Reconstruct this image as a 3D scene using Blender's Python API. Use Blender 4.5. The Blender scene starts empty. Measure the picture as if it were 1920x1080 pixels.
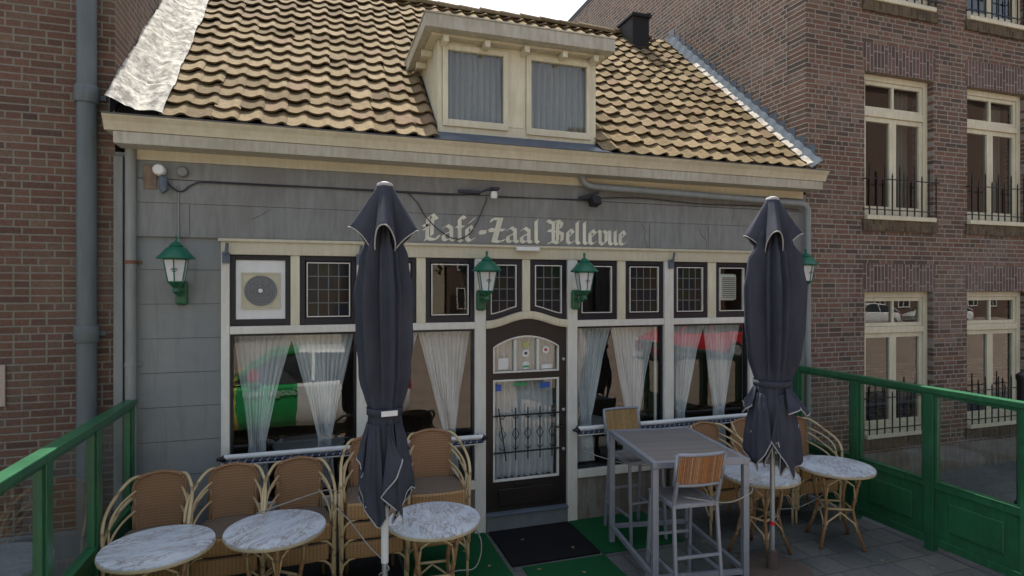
import bpy, bmesh, math, random
from mathutils import Vector, Matrix
random.seed(7)
R = math.radians
PI = math.pi
sc = bpy.context.scene
COL = sc.collection

# ---------------------------------------------------------------- camera, sky, sun, exposure
cam = bpy.data.cameras.new("camera")
cam.sensor_width = 36.0
cam.lens = 36.0 * 1100 / 1920
cam.clip_start = 0.05
cam.clip_end = 600
camo = bpy.data.objects.new("camera", cam)
COL.objects.link(camo)
camo.location = (0, -5.8, 2.5)
camo.rotation_euler = (R(90), 0, R(-18.2))
sc.camera = camo

SUN_ELEV, SUN_AZ = 61.0, -1.5          # azimuth from +Y, negative = towards -X
sv = Vector((math.sin(R(SUN_AZ)) * math.cos(R(SUN_ELEV)), math.cos(R(SUN_AZ)) * math.cos(R(SUN_ELEV)), math.sin(R(SUN_ELEV))))
W = bpy.data.worlds.new("World")
sc.world = W
W.use_nodes = True
nt = W.node_tree
nt.nodes.clear()
sky = nt.nodes.new('ShaderNodeTexSky')
sky.sky_type = 'NISHITA'
sky.sun_disc = False
sky.sun_elevation = R(SUN_ELEV)
sky.sun_rotation = R(SUN_AZ)
sky.air_density = 1.0
sky.dust_density = 3.5
sky.ozone_density = 1.0
bg = nt.nodes.new('ShaderNodeBackground')
bg.inputs['Strength'].default_value = 0.15
wo = nt.nodes.new('ShaderNodeOutputWorld')
hs = nt.nodes.new('ShaderNodeHueSaturation')
hs.inputs['Saturation'].default_value = .62
nt.links.new(sky.outputs[0], hs.inputs['Color'])
nt.links.new(hs.outputs[0], bg.inputs[0])
nt.links.new(bg.outputs[0], wo.inputs[0])
sl = bpy.data.lights.new("sun", 'SUN')
sl.energy = 4.6
sl.angle = R(0.5)
sl.color = (1.0, 0.95, 0.86)
slo = bpy.data.objects.new("sun", sl)
COL.objects.link(slo)
slo.rotation_euler = sv.to_track_quat('Z', 'Y').to_euler()
sc.view_settings.view_transform = 'Standard'
sc.view_settings.look = 'None'
sc.view_settings.exposure = 0.98
sc.view_settings.gamma = 1.0
sc.cycles.max_bounces = 10
sc.cycles.transparent_max_bounces = 24
sc.cycles.use_adaptive_sampling = True
try:
    sc.cycles.use_denoising = True
except Exception:
    pass

# ---------------------------------------------------------------- mesh helper
def world_loc(o):
    v = Vector((0, 0, 0))
    while o is not None:
        v = v + o.location
        o = o.parent
    return v

class MB:
    def __init__(self):
        self.v = []
        self.f = []
    def quad(self, a, b, c, d):
        n = len(self.v)
        self.v += [Vector(a), Vector(b), Vector(c), Vector(d)]
        self.f.append((n, n + 1, n + 2, n + 3))
    def box(self, x0, x1, y0, y1, z0, z1, m=None):
        n = len(self.v)
        p = [Vector((x, y, z)) for z in (z0, z1) for y in (y0, y1) for x in (x0, x1)]
        if m is not None:
            p = [m @ q for q in p]
        self.v += p
        self.f += [(n, n+2, n+3, n+1), (n+4, n+5, n+7, n+6), (n, n+1, n+5, n+4), (n+2, n+6, n+7, n+3), (n, n+4, n+6, n+2), (n+1, n+3, n+7, n+5)]
        return self
    def bar(self, a, b, w, h):
        """box beam from a to b; w across, h upward"""
        a, b = Vector(a), Vector(b)
        d = b - a
        L = d.length
        d.normalize()
        up = Vector((0, 0, 1)) if abs(d.z) < .95 else Vector((0, 1, 0))
        s = d.cross(up).normalized()
        u = s.cross(d).normalized()
        m = Matrix((s, d, u)).transposed().to_4x4()
        m.translation = a
        return self.box(-w/2, w/2, 0, L, -h/2, h/2, m)
    def tube(self, pts, r, n=8, closed=False, cap=True):
        pts = [Vector(p) for p in pts]
        k = len(pts)
        rr = r if isinstance(r, (list, tuple)) else [r] * k
        base = len(self.v)
        prev = None
        for i, p in enumerate(pts):
            if closed:
                t = pts[(i+1) % k] - pts[i-1]
            else:
                t = pts[min(i+1, k-1)] - pts[max(i-1, 0)]
            t.normalize()
            if prev is None:
                a = Vector((0, 0, 1)) if abs(t.z) < .9 else Vector((1, 0, 0))
                s = t.cross(a).normalized()
            else:
                s = (prev - t * prev.dot(t)).normalized()
            prev = s
            u = t.cross(s)
            for j in range(n):
                an = 2 * PI * j / n
                self.v.append(p + (s * math.cos(an) + u * math.sin(an)) * rr[i])
        m = k if closed else k - 1
        for i in range(m):
            for j in range(n):
                a = base + i*n + j
                b = base + i*n + (j+1) % n
                c = base + ((i+1) % k)*n + (j+1) % n
                d = base + ((i+1) % k)*n + j
                self.f.append((a, b, c, d))
        if cap and not closed:
            self.f.append(tuple(base + j for j in range(n))[::-1])
            self.f.append(tuple(base + (k-1)*n + j for j in range(n)))
        return self
    def lathe(self, prof, n=24, c=(0, 0, 0), capb=True, capt=True):
        base = len(self.v)
        for r, z in prof:
            for j in range(n):
                a = 2*PI*j/n
                self.v.append(Vector((c[0] + r*math.cos(a), c[1] + r*math.sin(a), c[2] + z)))
        for i in range(len(prof)-1):
            for j in range(n):
                self.f.append((base+i*n+j, base+i*n+(j+1) % n, base+(i+1)*n+(j+1) % n, base+(i+1)*n+j))
        if capb: self.f.append(tuple(base+j for j in range(n))[::-1])
        if capt: self.f.append(tuple(base+(len(prof)-1)*n+j for j in range(n)))
        return self
    def prism(self, poly, y0, y1):
        """polygon in XZ (counterclockwise seen from -Y), between y0 (front) and y1"""
        n = len(self.v); k = len(poly)
        self.v += [Vector((x, y0, z)) for x, z in poly] + [Vector((x, y1, z)) for x, z in poly]
        self.f.append(tuple(range(n, n+k)))
        self.f.append(tuple(range(n+k, n+2*k))[::-1])
        for i in range(k):
            j = (i+1) % k
            self.f.append((n+i, n+k+i, n+k+j, n+j))
        return self
    def prism_x(self, poly, x0, x1):
        """polygon in YZ between x0 and x1"""
        n = len(self.v); k = len(poly)
        self.v += [Vector((x0, y, z)) for y, z in poly] + [Vector((x1, y, z)) for y, z in poly]
        self.f.append(tuple(range(n, n+k)))
        self.f.append(tuple(range(n+k, n+2*k))[::-1])
        for i in range(k):
            j = (i+1) % k
            self.f.append((n+i, n+k+i, n+k+j, n+j))
        return self
    def ring(self, x0, x1, z0, z1, w, y0, y1, wb=None, wt=None):
        """rectangular frame in XZ, members butt end to end"""
        wb = w if wb is None else wb
        wt = w if wt is None else wt
        self.box(x0, x0+w, y0, y1, z0, z1)
        self.box(x1-w, x1, y0, y1, z0, z1)
        self.box(x0+w, x1-w, y0, y1, z0, z0+wb)
        self.box(x0+w, x1-w, y0, y1, z1-wt, z1)
        return self
    def strip(self, rows):
        """grid surface from rows of points"""
        base = len(self.v); n = len(rows[0])
        for r in rows: self.v += [Vector(p) for p in r]
        for i in range(len(rows)-1):
            for j in range(n-1):
                self.f.append((base+i*n+j, base+i*n+j+1, base+(i+1)*n+j+1, base+(i+1)*n+j))
        return self
    def build(self, name, m, parent=None, world=False, smooth=False, bevel=0, solid=0, recalc=True):
        off = world_loc(parent) if (world and parent is not None) else Vector((0, 0, 0))
        me = bpy.data.meshes.new(name)
        me.from_pydata([tuple(p - off) for p in self.v], [], self.f)
        if recalc:
            b = bmesh.new(); b.from_mesh(me)
            bmesh.ops.recalc_face_normals(b, faces=b.faces)
            b.to_mesh(me); b.free()
        me.materials.append(m)
        if smooth:
            me.polygons.foreach_set('use_smooth', [True]*len(me.polygons))
            if smooth != 'all':
                try: me.set_sharp_from_angle(angle=R(40))
                except Exception: pass
        o = bpy.data.objects.new(name, me)
        COL.objects.link(o)
        if parent is not None: o.parent = parent
        if bevel:
            md = o.modifiers.new('bevel', 'BEVEL'); md.width = bevel; md.segments = 2; md.limit_method = 'ANGLE'
        if solid:
            md = o.modifiers.new('solid', 'SOLIDIFY'); md.thickness = solid
        return o

def thing(name, label, cat, loc=(0, 0, 0), rz=0, group=None):
    o = bpy.data.objects.new(name, None)
    COL.objects.link(o)
    o.location = loc
    o.rotation_euler = (0, 0, rz)
    o.empty_display_size = .2
    o['label'] = label; o['category'] = cat
    if group: o['group'] = group
    return o
def tag(o, label=None, cat=None, group=None, kind=None):
    if label: o['label'] = label
    if cat: o['category'] = cat
    if group: o['group'] = group
    if kind: o['kind'] = kind
    return o
def kids(o): return [c for c in bpy.data.objects if c.parent is o]
def dup(o, loc, rz, label, parent=None):
    c = o.copy(); COL.objects.link(c)
    if parent is not None: c.parent = parent
    else:
        c.location = loc; c.rotation_euler = (0, 0, rz); c['label'] = label
    for k in kids(o): dup(k, None, None, None, c)
    return c
def arc(c, r, a0, a1, n, plane='xz', y=0):
    out = []
    for i in range(n+1):
        a = a0 + (a1-a0)*i/n
        if plane == 'xz': out.append((c[0]+r*math.cos(a), y, c[1]+r*math.sin(a)))
        elif plane == 'xy': out.append((c[0]+r*math.cos(a), c[1]+r*math.sin(a), y))
        else: out.append((y, c[0]+r*math.cos(a), c[1]+r*math.sin(a)))
    return out

# ---------------------------------------------------------------- materials
def newmat(name):
    m = bpy.data.materials.new(name); m.use_nodes = True
    t = m.node_tree; t.nodes.clear()
    out = t.nodes.new('ShaderNodeOutputMaterial')
    return m, t, out
def N(t, typ, **kw):
    n = t.nodes.new(typ)
    for k, v in kw.items(): setattr(n, k, v)
    return n
def math_(t, op, a, b=None, c=None):
    n = t.nodes.new('ShaderNodeMath'); n.operation = op
    for i, x in enumerate((a, b, c)):
        if x is None: continue
        if isinstance(x, (int, float)): n.inputs[i].default_value = x
        else: t.links.new(x, n.inputs[i])
    return n.outputs[0]
def mixc(t, fac, a, b, mode='MIX'):
    n = t.nodes.new('ShaderNodeMix'); n.data_type = 'RGBA'; n.blend_type = mode
    for sock, x in ((n.inputs[0], fac), (n.inputs[6], a), (n.inputs[7], b)):
        if isinstance(x, (int, float)): sock.default_value = x
        elif isinstance(x, tuple): sock.default_value = (x[0], x[1], x[2], 1)
        else: t.links.new(x, sock)
    return n.outputs[2]
def noise(t, vec, scale, detail=4, rough=.55, dist=0):
    n = t.nodes.new('ShaderNodeTexNoise'); n.inputs['Scale'].default_value = scale
    n.inputs['Detail'].default_value = detail; n.inputs['Roughness'].default_value = rough
    n.inputs['Distortion'].default_value = dist
    t.links.new(vec, n.inputs['Vector'])
    return n.outputs['Fac']
def ramp(t, fac, stops):
    n = t.nodes.new('ShaderNodeValToRGB')
    e = n.color_ramp.elements
    while len(e) < len(stops): e.new(.5)
    for i, (p, c) in enumerate(stops):
        e[i].position = p
        e[i].color = (c, c, c, 1) if isinstance(c, (int, float)) else (c[0], c[1], c[2], 1)
    t.links.new(fac, n.inputs[0])
    return n.outputs[0]
def pos(t, obj=False):
    if obj: return t.nodes.new('ShaderNodeTexCoord').outputs['Object']
    return t.nodes.new('ShaderNodeNewGeometry').outputs['Position']
def mapv(t, vec, scale):
    n = t.nodes.new('ShaderNodeMapping'); n.inputs['Scale'].default_value = scale
    t.links.new(vec, n.inputs['Vector']); return n.outputs[0]
def bsdf(t, out, col, rough=.6, metal=0, bump=None, bstr=.3, bdist=.01, spec=.5):
    b = t.nodes.new('ShaderNodeBsdfPrincipled')
    if isinstance(col, tuple): b.inputs['Base Color'].default_value = (*col[:3], 1)
    else: t.links.new(col, b.inputs['Base Color'])
    if isinstance(rough, (int, float)): b.inputs['Roughness'].default_value = rough
    else: t.links.new(rough, b.inputs['Roughness'])
    b.inputs['Metallic'].default_value = metal
    b.inputs['Specular IOR Level'].default_value = spec
    if bump is not None:
        n = t.nodes.new('ShaderNodeBump'); n.inputs['Strength'].default_value = bstr; n.inputs['Distance'].default_value = bdist
        t.links.new(bump, n.inputs['Height']); t.links.new(n.outputs[0], b.inputs['Normal'])
    t.links.new(b.outputs[0], out.inputs[0])
    return b
def paint(name, col, rough=.5, dirt=.35, dscale=2.5, metal=0, obj=False, bump=.15, dcol=None, spec=.4):
    m, t, out = newmat(name)
    p = pos(t, obj)
    n1 = noise(t, p, dscale, 5, .6)
    n2 = noise(t, mapv(t, p, (14, 14, 2.2)), 1.6, 4, .6)
    n3 = noise(t, p, 60, 3)
    d = math_(t, 'MULTIPLY', n1, n2)
    d = ramp(t, d, [(.16, 1.0), (.36, 0.0)])
    dk = dcol or tuple(c*.55 for c in col)
    c1 = mixc(t, math_(t, 'MULTIPLY', d, dirt), col, dk)
    c2 = mixc(t, math_(t, 'MULTIPLY', n3, .22), c1, tuple(c*.8 for c in col))
    r = math_(t, 'ADD', math_(t, 'MULTIPLY', n1, .25), rough-.12)
    bsdf(t, out, c2, r, metal, n3, bump, .004, spec)
    return m
def brick(name, axis, L=.215, H=.0625, tones=None, mortar=(.24, .23, .20), grime=.5, solid=False, warp=.004):
    """bricks laid in courses: row and column come from the wall position, every brick gets its own tone"""
    m, t, out = newmat(name)
    p = pos(t)
    s = t.nodes.new('ShaderNodeSeparateXYZ'); t.links.new(p, s.inputs[0])
    u = s.outputs[axis[0]]; v = s.outputs[axis[1]]
    w1 = noise(t, p, 22, 3)
    w = math_(t, 'MULTIPLY', math_(t, 'SUBTRACT', w1, .5), warp*2)
    u = math_(t, 'ADD', u, w)
    w2 = noise(t, p, 31, 2)
    v = math_(t, 'ADD', v, math_(t, 'MULTIPLY', math_(t, 'SUBTRACT', w2, .5), warp*1.6))
    vr = math_(t, 'DIVIDE', v, H)
    row = math_(t, 'FLOOR', vr)
    fz = math_(t, 'FRACT', vr)
    wn = t.nodes.new('ShaderNodeTexWhiteNoise'); wn.noise_dimensions = '1D'
    t.links.new(row, wn.inputs['W'])
    off = math_(t, 'MULTIPLY', math_(t, 'FLOOR', math_(t, 'MULTIPLY', wn.outputs['Value'], 4)), .25)
    ur = math_(t, 'ADD', math_(t, 'DIVIDE', u, L), off)
    cid = math_(t, 'FLOOR', ur)
    fu = math_(t, 'FRACT', ur)
    def rnd(a, b, seed):
        c = t.nodes.new('ShaderNodeCombineXYZ'); t.links.new(a, c.inputs[0]); t.links.new(b, c.inputs[1]); c.inputs[2].default_value = seed
        n = t.nodes.new('ShaderNodeTexWhiteNoise'); n.noise_dimensions = '3D'; t.links.new(c.outputs[0], n.inputs[0])
        return n.outputs['Value']
    split = math_(t, 'GREATER_THAN', rnd(cid, row, 3.3), .68)
    if solid: split = math_(t, 'MULTIPLY', split, 0)
    fu2 = math_(t, 'FRACT', math_(t, 'MULTIPLY', fu, 2))
    half = math_(t, 'FLOOR', math_(t, 'MULTIPLY', fu, 2))
    du = math_(t, 'MULTIPLY', math_(t, 'MINIMUM', fu, math_(t, 'SUBTRACT', 1, fu)), L)
    du2 = math_(t, 'MULTIPLY', math_(t, 'MINIMUM', fu2, math_(t, 'SUBTRACT', 1, fu2)), L/2)
    dd = t.nodes.new('ShaderNodeMix'); dd.data_type = 'FLOAT'
    t.links.new(split, dd.inputs[0]); t.links.new(du, dd.inputs[2]); t.links.new(du2, dd.inputs[3])
    dv = math_(t, 'MULTIPLY', math_(t, 'MINIMUM', fz, math_(t, 'SUBTRACT', 1, fz)), H)
    d = math_(t, 'MINIMUM', dd.outputs[0], dv)
    mr = t.nodes.new('ShaderNodeMapRange'); mr.inputs['From Min'].default_value = .0045; mr.inputs['From Max'].default_value = .0095
    t.links.new(d, mr.inputs['Value'])
    face = mr.outputs[0]
    bid = math_(t, 'ADD', cid, math_(t, 'MULTIPLY', math_(t, 'MULTIPLY', half, split), .37))
    rv = rnd(bid, row, 1.7)
    tones = tones or [(0, (.055, .035, .032)), (.2, (.12, .045, .035)), (.45, (.19, .07, .05)), (.7, (.23, .10, .07)), (.88, (.16, .10, .08)), (1, (.28, .16, .11))]
    bc = ramp(t, rv, tones)
    nf = noise(t, p, 45, 5, .7)
    bc = mixc(t, .8, bc, ramp(t, nf, [(.3, .6), (.7, 1.25)]), 'MULTIPLY')
    mc = mixc(t, noise(t, p, 14, 3), tuple(c*.7 for c in mortar), tuple(c*1.15 for c in mortar))
    c = mixc(t, face, mc, bc)
    g = noise(t, p, .9, 5, .65)
    g = ramp(t, g, [(.4, 0.0), (.68, 1.0)])
    c = mixc(t, math_(t, 'MULTIPLY', g, grime), c, (.75, .72, .66), 'MULTIPLY')
    e = ramp(t, noise(t, p, .55, 6, .7, .6), [(.56, 0.0), (.72, 1.0)])
    c = mixc(t, math_(t, 'MULTIPLY', e, .38), c, (.26, .235, .20))
    k = ramp(t, noise(t, mapv(t, p, (1.6, 1.6, .35)), 1.1, 5, .65), [(.56, 0.0), (.75, 1.0)])
    c = mixc(t, math_(t, 'MULTIPLY', k, .45), c, (.055, .048, .04))
    h = math_(t, 'ADD', face, math_(t, 'MULTIPLY', nf, .35))
    bsdf(t, out, c, .9, 0, h, .7, .006, .25)
    return m

M = {}
TL = [(0, (.075, .052, .042)), (.12, (.115, .070, .052)), (.45, (.14, .082, .060)), (.7, (.155, .090, .065)), (.9, (.13, .092, .066)), (1, (.18, .118, .08))]
TR = [(0, (.082, .064, .052)), (.15, (.105, .074, .057)), (.35, (.145, .088, .062)), (.65, (.18, .104, .074)), (.85, (.13, .094, .072)), (1, (.215, .148, .108))]
TS_ = [(0, (.085, .062, .056)), (.5, (.125, .08, .068)), (1, (.16, .10, .085))]
M['brick_left'] = brick('brick_left', (0, 2), .225, .0625, TL, (.21, .20, .165), .6)
M['brick_left_side'] = brick('brick_left_side', (1, 2), .225, .0625, TL, (.21, .20, .165), .6)
M['brick_right'] = brick('brick_right', (0, 2), .215, .0625, TR, (.29, .27, .235), .5)
M['brick_right_side'] = brick('brick_right_side', (1, 2), .215, .0625, TR, (.29, .27, .235), .5)
M['soldier'] = brick('brick_soldier', (2, 0), .215, .0625, TS_, (.28, .265, .235), .3, solid=True)
M['brick_sill'] = brick('brick_sill', (2, 0), .14, .055, [(0, (.06, .045, .03)), (.5, (.11, .08, .05)), (1, (.15, .11, .06))], (.12, .11, .08), .4, solid=True)
M['paving'] = None

def plaster():
    m, t, out = newmat('grey_plaster')
    p = pos(t)
    n1 = noise(t, p, 1.3, 6, .62); n2 = noise(t, mapv(t, p, (9, 9, 1.1)), 1.2, 5, .6); n3 = noise(t, p, 38, 4, .6)
    c = mixc(t, ramp(t, n1, [(.3, 0.0), (.7, 1.0)]), (.185, .205, .205), (.26, .275, .26))
    c = mixc(t, math_(t, 'MULTIPLY', ramp(t, n2, [(.52, 0.0), (.72, 1.0)]), .45), c, (.13, .13, .105))
    c = mixc(t, math_(t, 'MULTIPLY', n3, .3), c, (.16, .17, .165))
    bsdf(t, out, c, .8, 0, n3, .25, .004, .3)
    return m
M['plaster'] = plaster()
M['sign_grey'] = paint('sign_grey', (.21, .225, .215), .6, .6, 1.2, dcol=(.12, .11, .10))
M['cream'] = paint('cream_paint', (.53, .505, .375), .45, .45, 1.6, dcol=(.34, .29, .19))
M['cream_light'] = paint('cream_light', (.62, .60, .45), .45, .4, 2, dcol=(.32, .28, .18))
M['white'] = paint('white_paint', (.66, .66, .60), .4, .35, 2, dcol=(.36, .35, .28))
M['gutter'] = paint('gutter_paint', (.44, .435, .365), .5, .6, 1.4, dcol=(.22, .19, .12))
M['black_sash'] = paint('black_sash', (.012, .012, .02), .35, .2, 4)
M['door_black'] = paint('door_black', (.017, .013, .012), .35, .3, 3)
M['green'] = paint('green_paint', (.020, .125, .052), .32, .75, 2.2, dcol=(.014, .065, .032), spec=.5)
M['lamp_green'] = paint('lamp_green', (.01, .12, .07), .35, .25, 5)
M['iron'] = paint('black_iron', (.012, .012, .014), .45, .2, 6)
M['pvc'] = paint('grey_pvc', (.24, .27, .27), .4, .4, 3)
M['pipe_blue'] = paint('painted_zinc', (.115, .140, .145), .5, .45, 2)
M['pipe_plaster'] = paint('pipe_grey', (.24, .26, .24), .55, .45, 2)
M['stone'] = paint('blue_stone', (.15, .17, .18), .7, .4, 3, bump=.4)
M['plinth'] = paint('plinth_concrete', (.20, .19, .16), .85, .8, 3, bump=.6, dcol=(.09, .075, .05))
M['lead'] = paint('lead_sheet', (.60, .58, .50), .85, 1.0, 11, bump=.9, dcol=(.12, .11, .095), spec=.25)
M['side_lead'] = paint('side_lead', (.13, .155, .18), .95, .4, 6, spec=.05)
M['joint'] = paint('joint_dark', (.09, .095, .09), .9, .3, 5)
M['mortar'] = paint('mortar', (.50, .45, .37), .8, .6, 7, bump=.6)
M['lead_blue'] = paint('lead_soakers', (.10, .125, .155), .5, .3, 4, bump=.3)
M['aluminium'] = paint('aluminium', (.28, .30, .34), .42, .3, 6, metal=.35, obj=True)
M['alu_dark'] = paint('drip_edge', (.12, .12, .12), .4, .2, 6, metal=.6)
M['chimney'] = paint('tarred_chimney', (.018, .018, .02), .8, .3, 3, bump=.5)
M['dark_wood'] = paint('dark_wood', (.03, .02, .014), .5, .3, 3)
M['interior'] = paint('interior_wall', (.12, .09, .065), .8, .4, 1)
M['interior_dark'] = paint('interior_dark', (.05, .045, .04), .8, .3, 1)
M['rubber'] = paint('rubber_black', (.012, .012, .013), .8, .2, 6, bump=.8)
M['steel'] = paint('steel', (.40, .42, .42), .35, .4, 6, metal=.6, obj=True)
M['white_plain'] = paint('white_plastic', (.68, .70, .68), .4, .2, 4)
M['beige'] = paint('beige_plastic', (.52, .50, .36), .45, .3, 4)
M['grille_grey'] = paint('grille_grey', (.16, .17, .17), .5, .3, 6)
M['red'] = paint('red_paint', (.5, .02, .03), .4, .2, 4)
M['blue'] = paint('blue_print', (.03, .10, .38), .4, .2, 4)
M['sticker_green'] = paint('green_print', (.05, .3, .12), .4, .2, 4)
M['yellow'] = paint('yellow_print', (.42, .42, .14), .4, .2, 4)
M['letters'] = paint('letter_paint', (.68, .68, .55), .55, .35, 5, dcol=(.2, .2, .16))
M['cable'] = paint('cable_black', (.03, .03, .045), .5, .2, 4)
M['chain'] = paint('clear_cable', (.26, .26, .24), .4, .3, 4)
M['orange'] = paint('orange_plastic', (.75, .10, .03), .5, .2, 4)

def glass(name, tint=(.9, .94, .93), refl=.09):
    m, t, out = newmat(name)
    tr = t.nodes.new('ShaderNodeBsdfTransparent'); tr.inputs[0].default_value = (*tint, 1)
    gl = t.nodes.new('ShaderNodeBsdfGlossy'); gl.inputs['Roughness'].default_value = 0.0
    n = t.nodes.new('ShaderNodeBump'); n.inputs['Strength'].default_value = .06; n.inputs['Distance'].default_value = .02
    t.links.new(noise(t, pos(t), 1.6, 1), n.inputs['Height']); t.links.new(n.outputs[0], gl.inputs['Normal'])
    fr = t.nodes.new('ShaderNodeLayerWeight'); fr.inputs['Blend'].default_value = .5
    f = math_(t, 'ADD', math_(t, 'MULTIPLY', math_(t, 'POWER', fr.outputs['Facing'], 4), .85), refl)
    mx = t.nodes.new('ShaderNodeMixShader')
    t.links.new(f, mx.inputs[0]); t.links.new(tr.outputs[0], mx.inputs[1]); t.links.new(gl.outputs[0], mx.inputs[2])
    t.links.new(mx.outputs[0], out.inputs[0])
    return m
M['glass'] = glass('window_glass', (.90, .94, .93), .10)
M['glass_up'] = glass('upper_glass', (.9, .93, .90), .08)
M['glass_rail'] = glass('rail_glass', (.78, .83, .80), .07)
def lead_glass():
    m, t, out = newmat('coloured_glass')
    p = pos(t)
    s = t.nodes.new('ShaderNodeSeparateXYZ'); t.links.new(p, s.inputs[0])
    cx = math_(t, 'FLOOR', math_(t, 'DIVIDE', s.outputs[0], .125)); cz = math_(t, 'FLOOR', math_(t, 'DIVIDE', s.outputs[2], .13))
    c = t.nodes.new('ShaderNodeCombineXYZ'); t.links.new(cx, c.inputs[0]); t.links.new(cz, c.inputs[1])
    w = t.nodes.new('ShaderNodeTexWhiteNoise'); w.noise_dimensions = '3D'; t.links.new(c.outputs[0], w.inputs[0])
    col = ramp(t, w.outputs['Value'], [(0, (.008, .012, .02)), (.4, (.012, .014, .018)), (.62, (.030, .018, .010)), (.75, (.014, .022, .014)), (1, (.028, .012, .014))])
    bsdf(t, out, col, .12, 0, noise(t, p, 30, 3), .12, .004, .3)
    return m
M['lead_glass'] = lead_glass()
def sheer(name, col, alpha, obj=False):
    m, t, out = newmat(name)
    p = pos(t)
    tr = t.nodes.new('ShaderNodeBsdfTransparent')
    df = t.nodes.new('ShaderNodeBsdfDiffuse'); df.inputs[0].default_value = (*col, 1)
    tl = t.nodes.new('ShaderNodeBsdfTranslucent'); tl.inputs[0].default_value = (*col, 1)
    ad = t.nodes.new('ShaderNodeMixShader'); ad.inputs[0].default_value = .35
    t.links.new(df.outputs[0], ad.inputs[1]); t.links.new(tl.outputs[0], ad.inputs[2])
    lw = t.nodes.new('ShaderNodeLayerWeight'); lw.inputs['Blend'].default_value = .4
    f = math_(t, 'ADD', math_(t, 'MULTIPLY', lw.outputs['Facing'], .5), alpha)
    f = math_(t, 'MINIMUM', f, 1.0)
    mx = t.nodes.new('ShaderNodeMixShader')
    t.links.new(f, mx.inputs[0]); t.links.new(tr.outputs[0], mx.inputs[1]); t.links.new(ad.outputs[0], mx.inputs[2])
    t.links.new(mx.outputs[0], out.inputs[0])
    return m
M['sheer'] = sheer('sheer_curtain', (.94, .96, .97), .70)
M['net'] = sheer('net_curtain', (.46, .44, .36), .62)
M['drape'] = sheer('drape_grey', (.36, .38, .32), .9)

def tile_mat():
    m, t, out = newmat('clay_tiles')
    p = pos(t)
    at = t.nodes.new('ShaderNodeAttribute'); at.attribute_name = 'tone'
    c = ramp(t, at.outputs['Fac'], [(0, (.115, .084, .045)), (.2, (.185, .138, .076)), (.6, (.225, .172, .097)), (.88, (.26, .20, .118)), (.95, (.19, .130, .08)), (1, (.22, .155, .10))])
    n1 = noise(t, p, 1.1, 5, .6); n2 = noise(t, p, 26, 5, .7); n3 = noise(t, p, 9, 4, .6)
    c = mixc(t, .8, c, ramp(t, n2, [(.28, .55), (.7, 1.18)]), 'MULTIPLY')
    c = mixc(t, math_(t, 'MULTIPLY', ramp(t, n1, [(.46, 0.0), (.70, 1.0)]), .4), c, (.13, .10, .068))
    c = mixc(t, math_(t, 'MULTIPLY', ramp(t, n3, [(.60, 0.0), (.72, 1.0)]), .45), c, (.07, .062, .038))
    c = mixc(t, math_(t, 'MULTIPLY', ramp(t, noise(t, p, 55, 3), [(.66, 0.0), (.72, 1.0)]), .5), c, (.30, .29, .22))
    bsdf(t, out, c, .95, 0, n2, .5, .006, .08)
    return m
M['tiles'] = tile_mat()
def wicker(name, c1, c2, sx=160, sz=90):
    m, t, out = newmat(name)
    p = pos(t, True)
    w1 = t.nodes.new('ShaderNodeTexWave'); w1.wave_type = 'BANDS'; w1.bands_direction = 'X'; w1.inputs['Scale'].default_value = sx/6.3; w1.inputs['Distortion'].default_value = .6
    w2 = t.nodes.new('ShaderNodeTexWave'); w2.wave_type = 'BANDS'; w2.bands_direction = 'Z'; w2.inputs['Scale'].default_value = sz/6.3; w2.inputs['Distortion'].default_value = .6
    t.links.new(p, w1.inputs[0]); t.links.new(p, w2.inputs[0])
    h = math_(t, 'MAXIMUM', w1.outputs['Fac'], w2.outputs['Fac'])
    n = noise(t, p, 12, 4)
    oi = t.nodes.new('ShaderNodeObjectInfo')
    c = mixc(t, h, c1, c2)
    c = mixc(t, math_(t, 'MULTIPLY', n, .5), c, tuple(x*.55 for x in c2))
    c = mixc(t, math_(t, 'MULTIPLY', oi.outputs['Random'], .25), c, tuple(x*.7 for x in c2))
    bsdf(t, out, c, .6, 0, h, .6, .003, .35)
    return m
M['wicker'] = wicker('wicker_brown', (.13, .068, .03), (.36, .205, .105))
M['wicker_seat'] = wicker('wicker_seat', (.16, .095, .04), (.44, .26, .11), 70, 160)
M['wicker_grey'] = wicker('wicker_worn', (.08, .065, .05), (.22, .175, .13), 120, 60)
def bamboo(name, a, b):
    m, t, out = newmat(name)
    p = pos(t, True)
    w = t.nodes.new('ShaderNodeTexWave'); w.wave_type = 'BANDS'; w.bands_direction = 'Z'; w.inputs['Scale'].default_value = 1.6; w.inputs['Distortion'].default_value = 1.0
    t.links.new(p, w.inputs[0])
    k = ramp(t, w.outputs['Fac'], [(0, 1.0), (.06, 0.0)])
    n = noise(t, p, 9, 4)
    c = mixc(t, n, a, b)
    c = mixc(t, math_(t, 'MULTIPLY', k, .6), c, (.10, .06, .03))
    bsdf(t, out, c, .35, 0, noise(t, p, 40, 3), .15, .003)
    return m
M['bamboo'] = bamboo('bamboo_pale', (.56, .45, .27), (.42, .30, .14))
M['bamboo_dark'] = bamboo('bamboo_brown', (.30, .17, .075), (.20, .105, .045))
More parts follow.
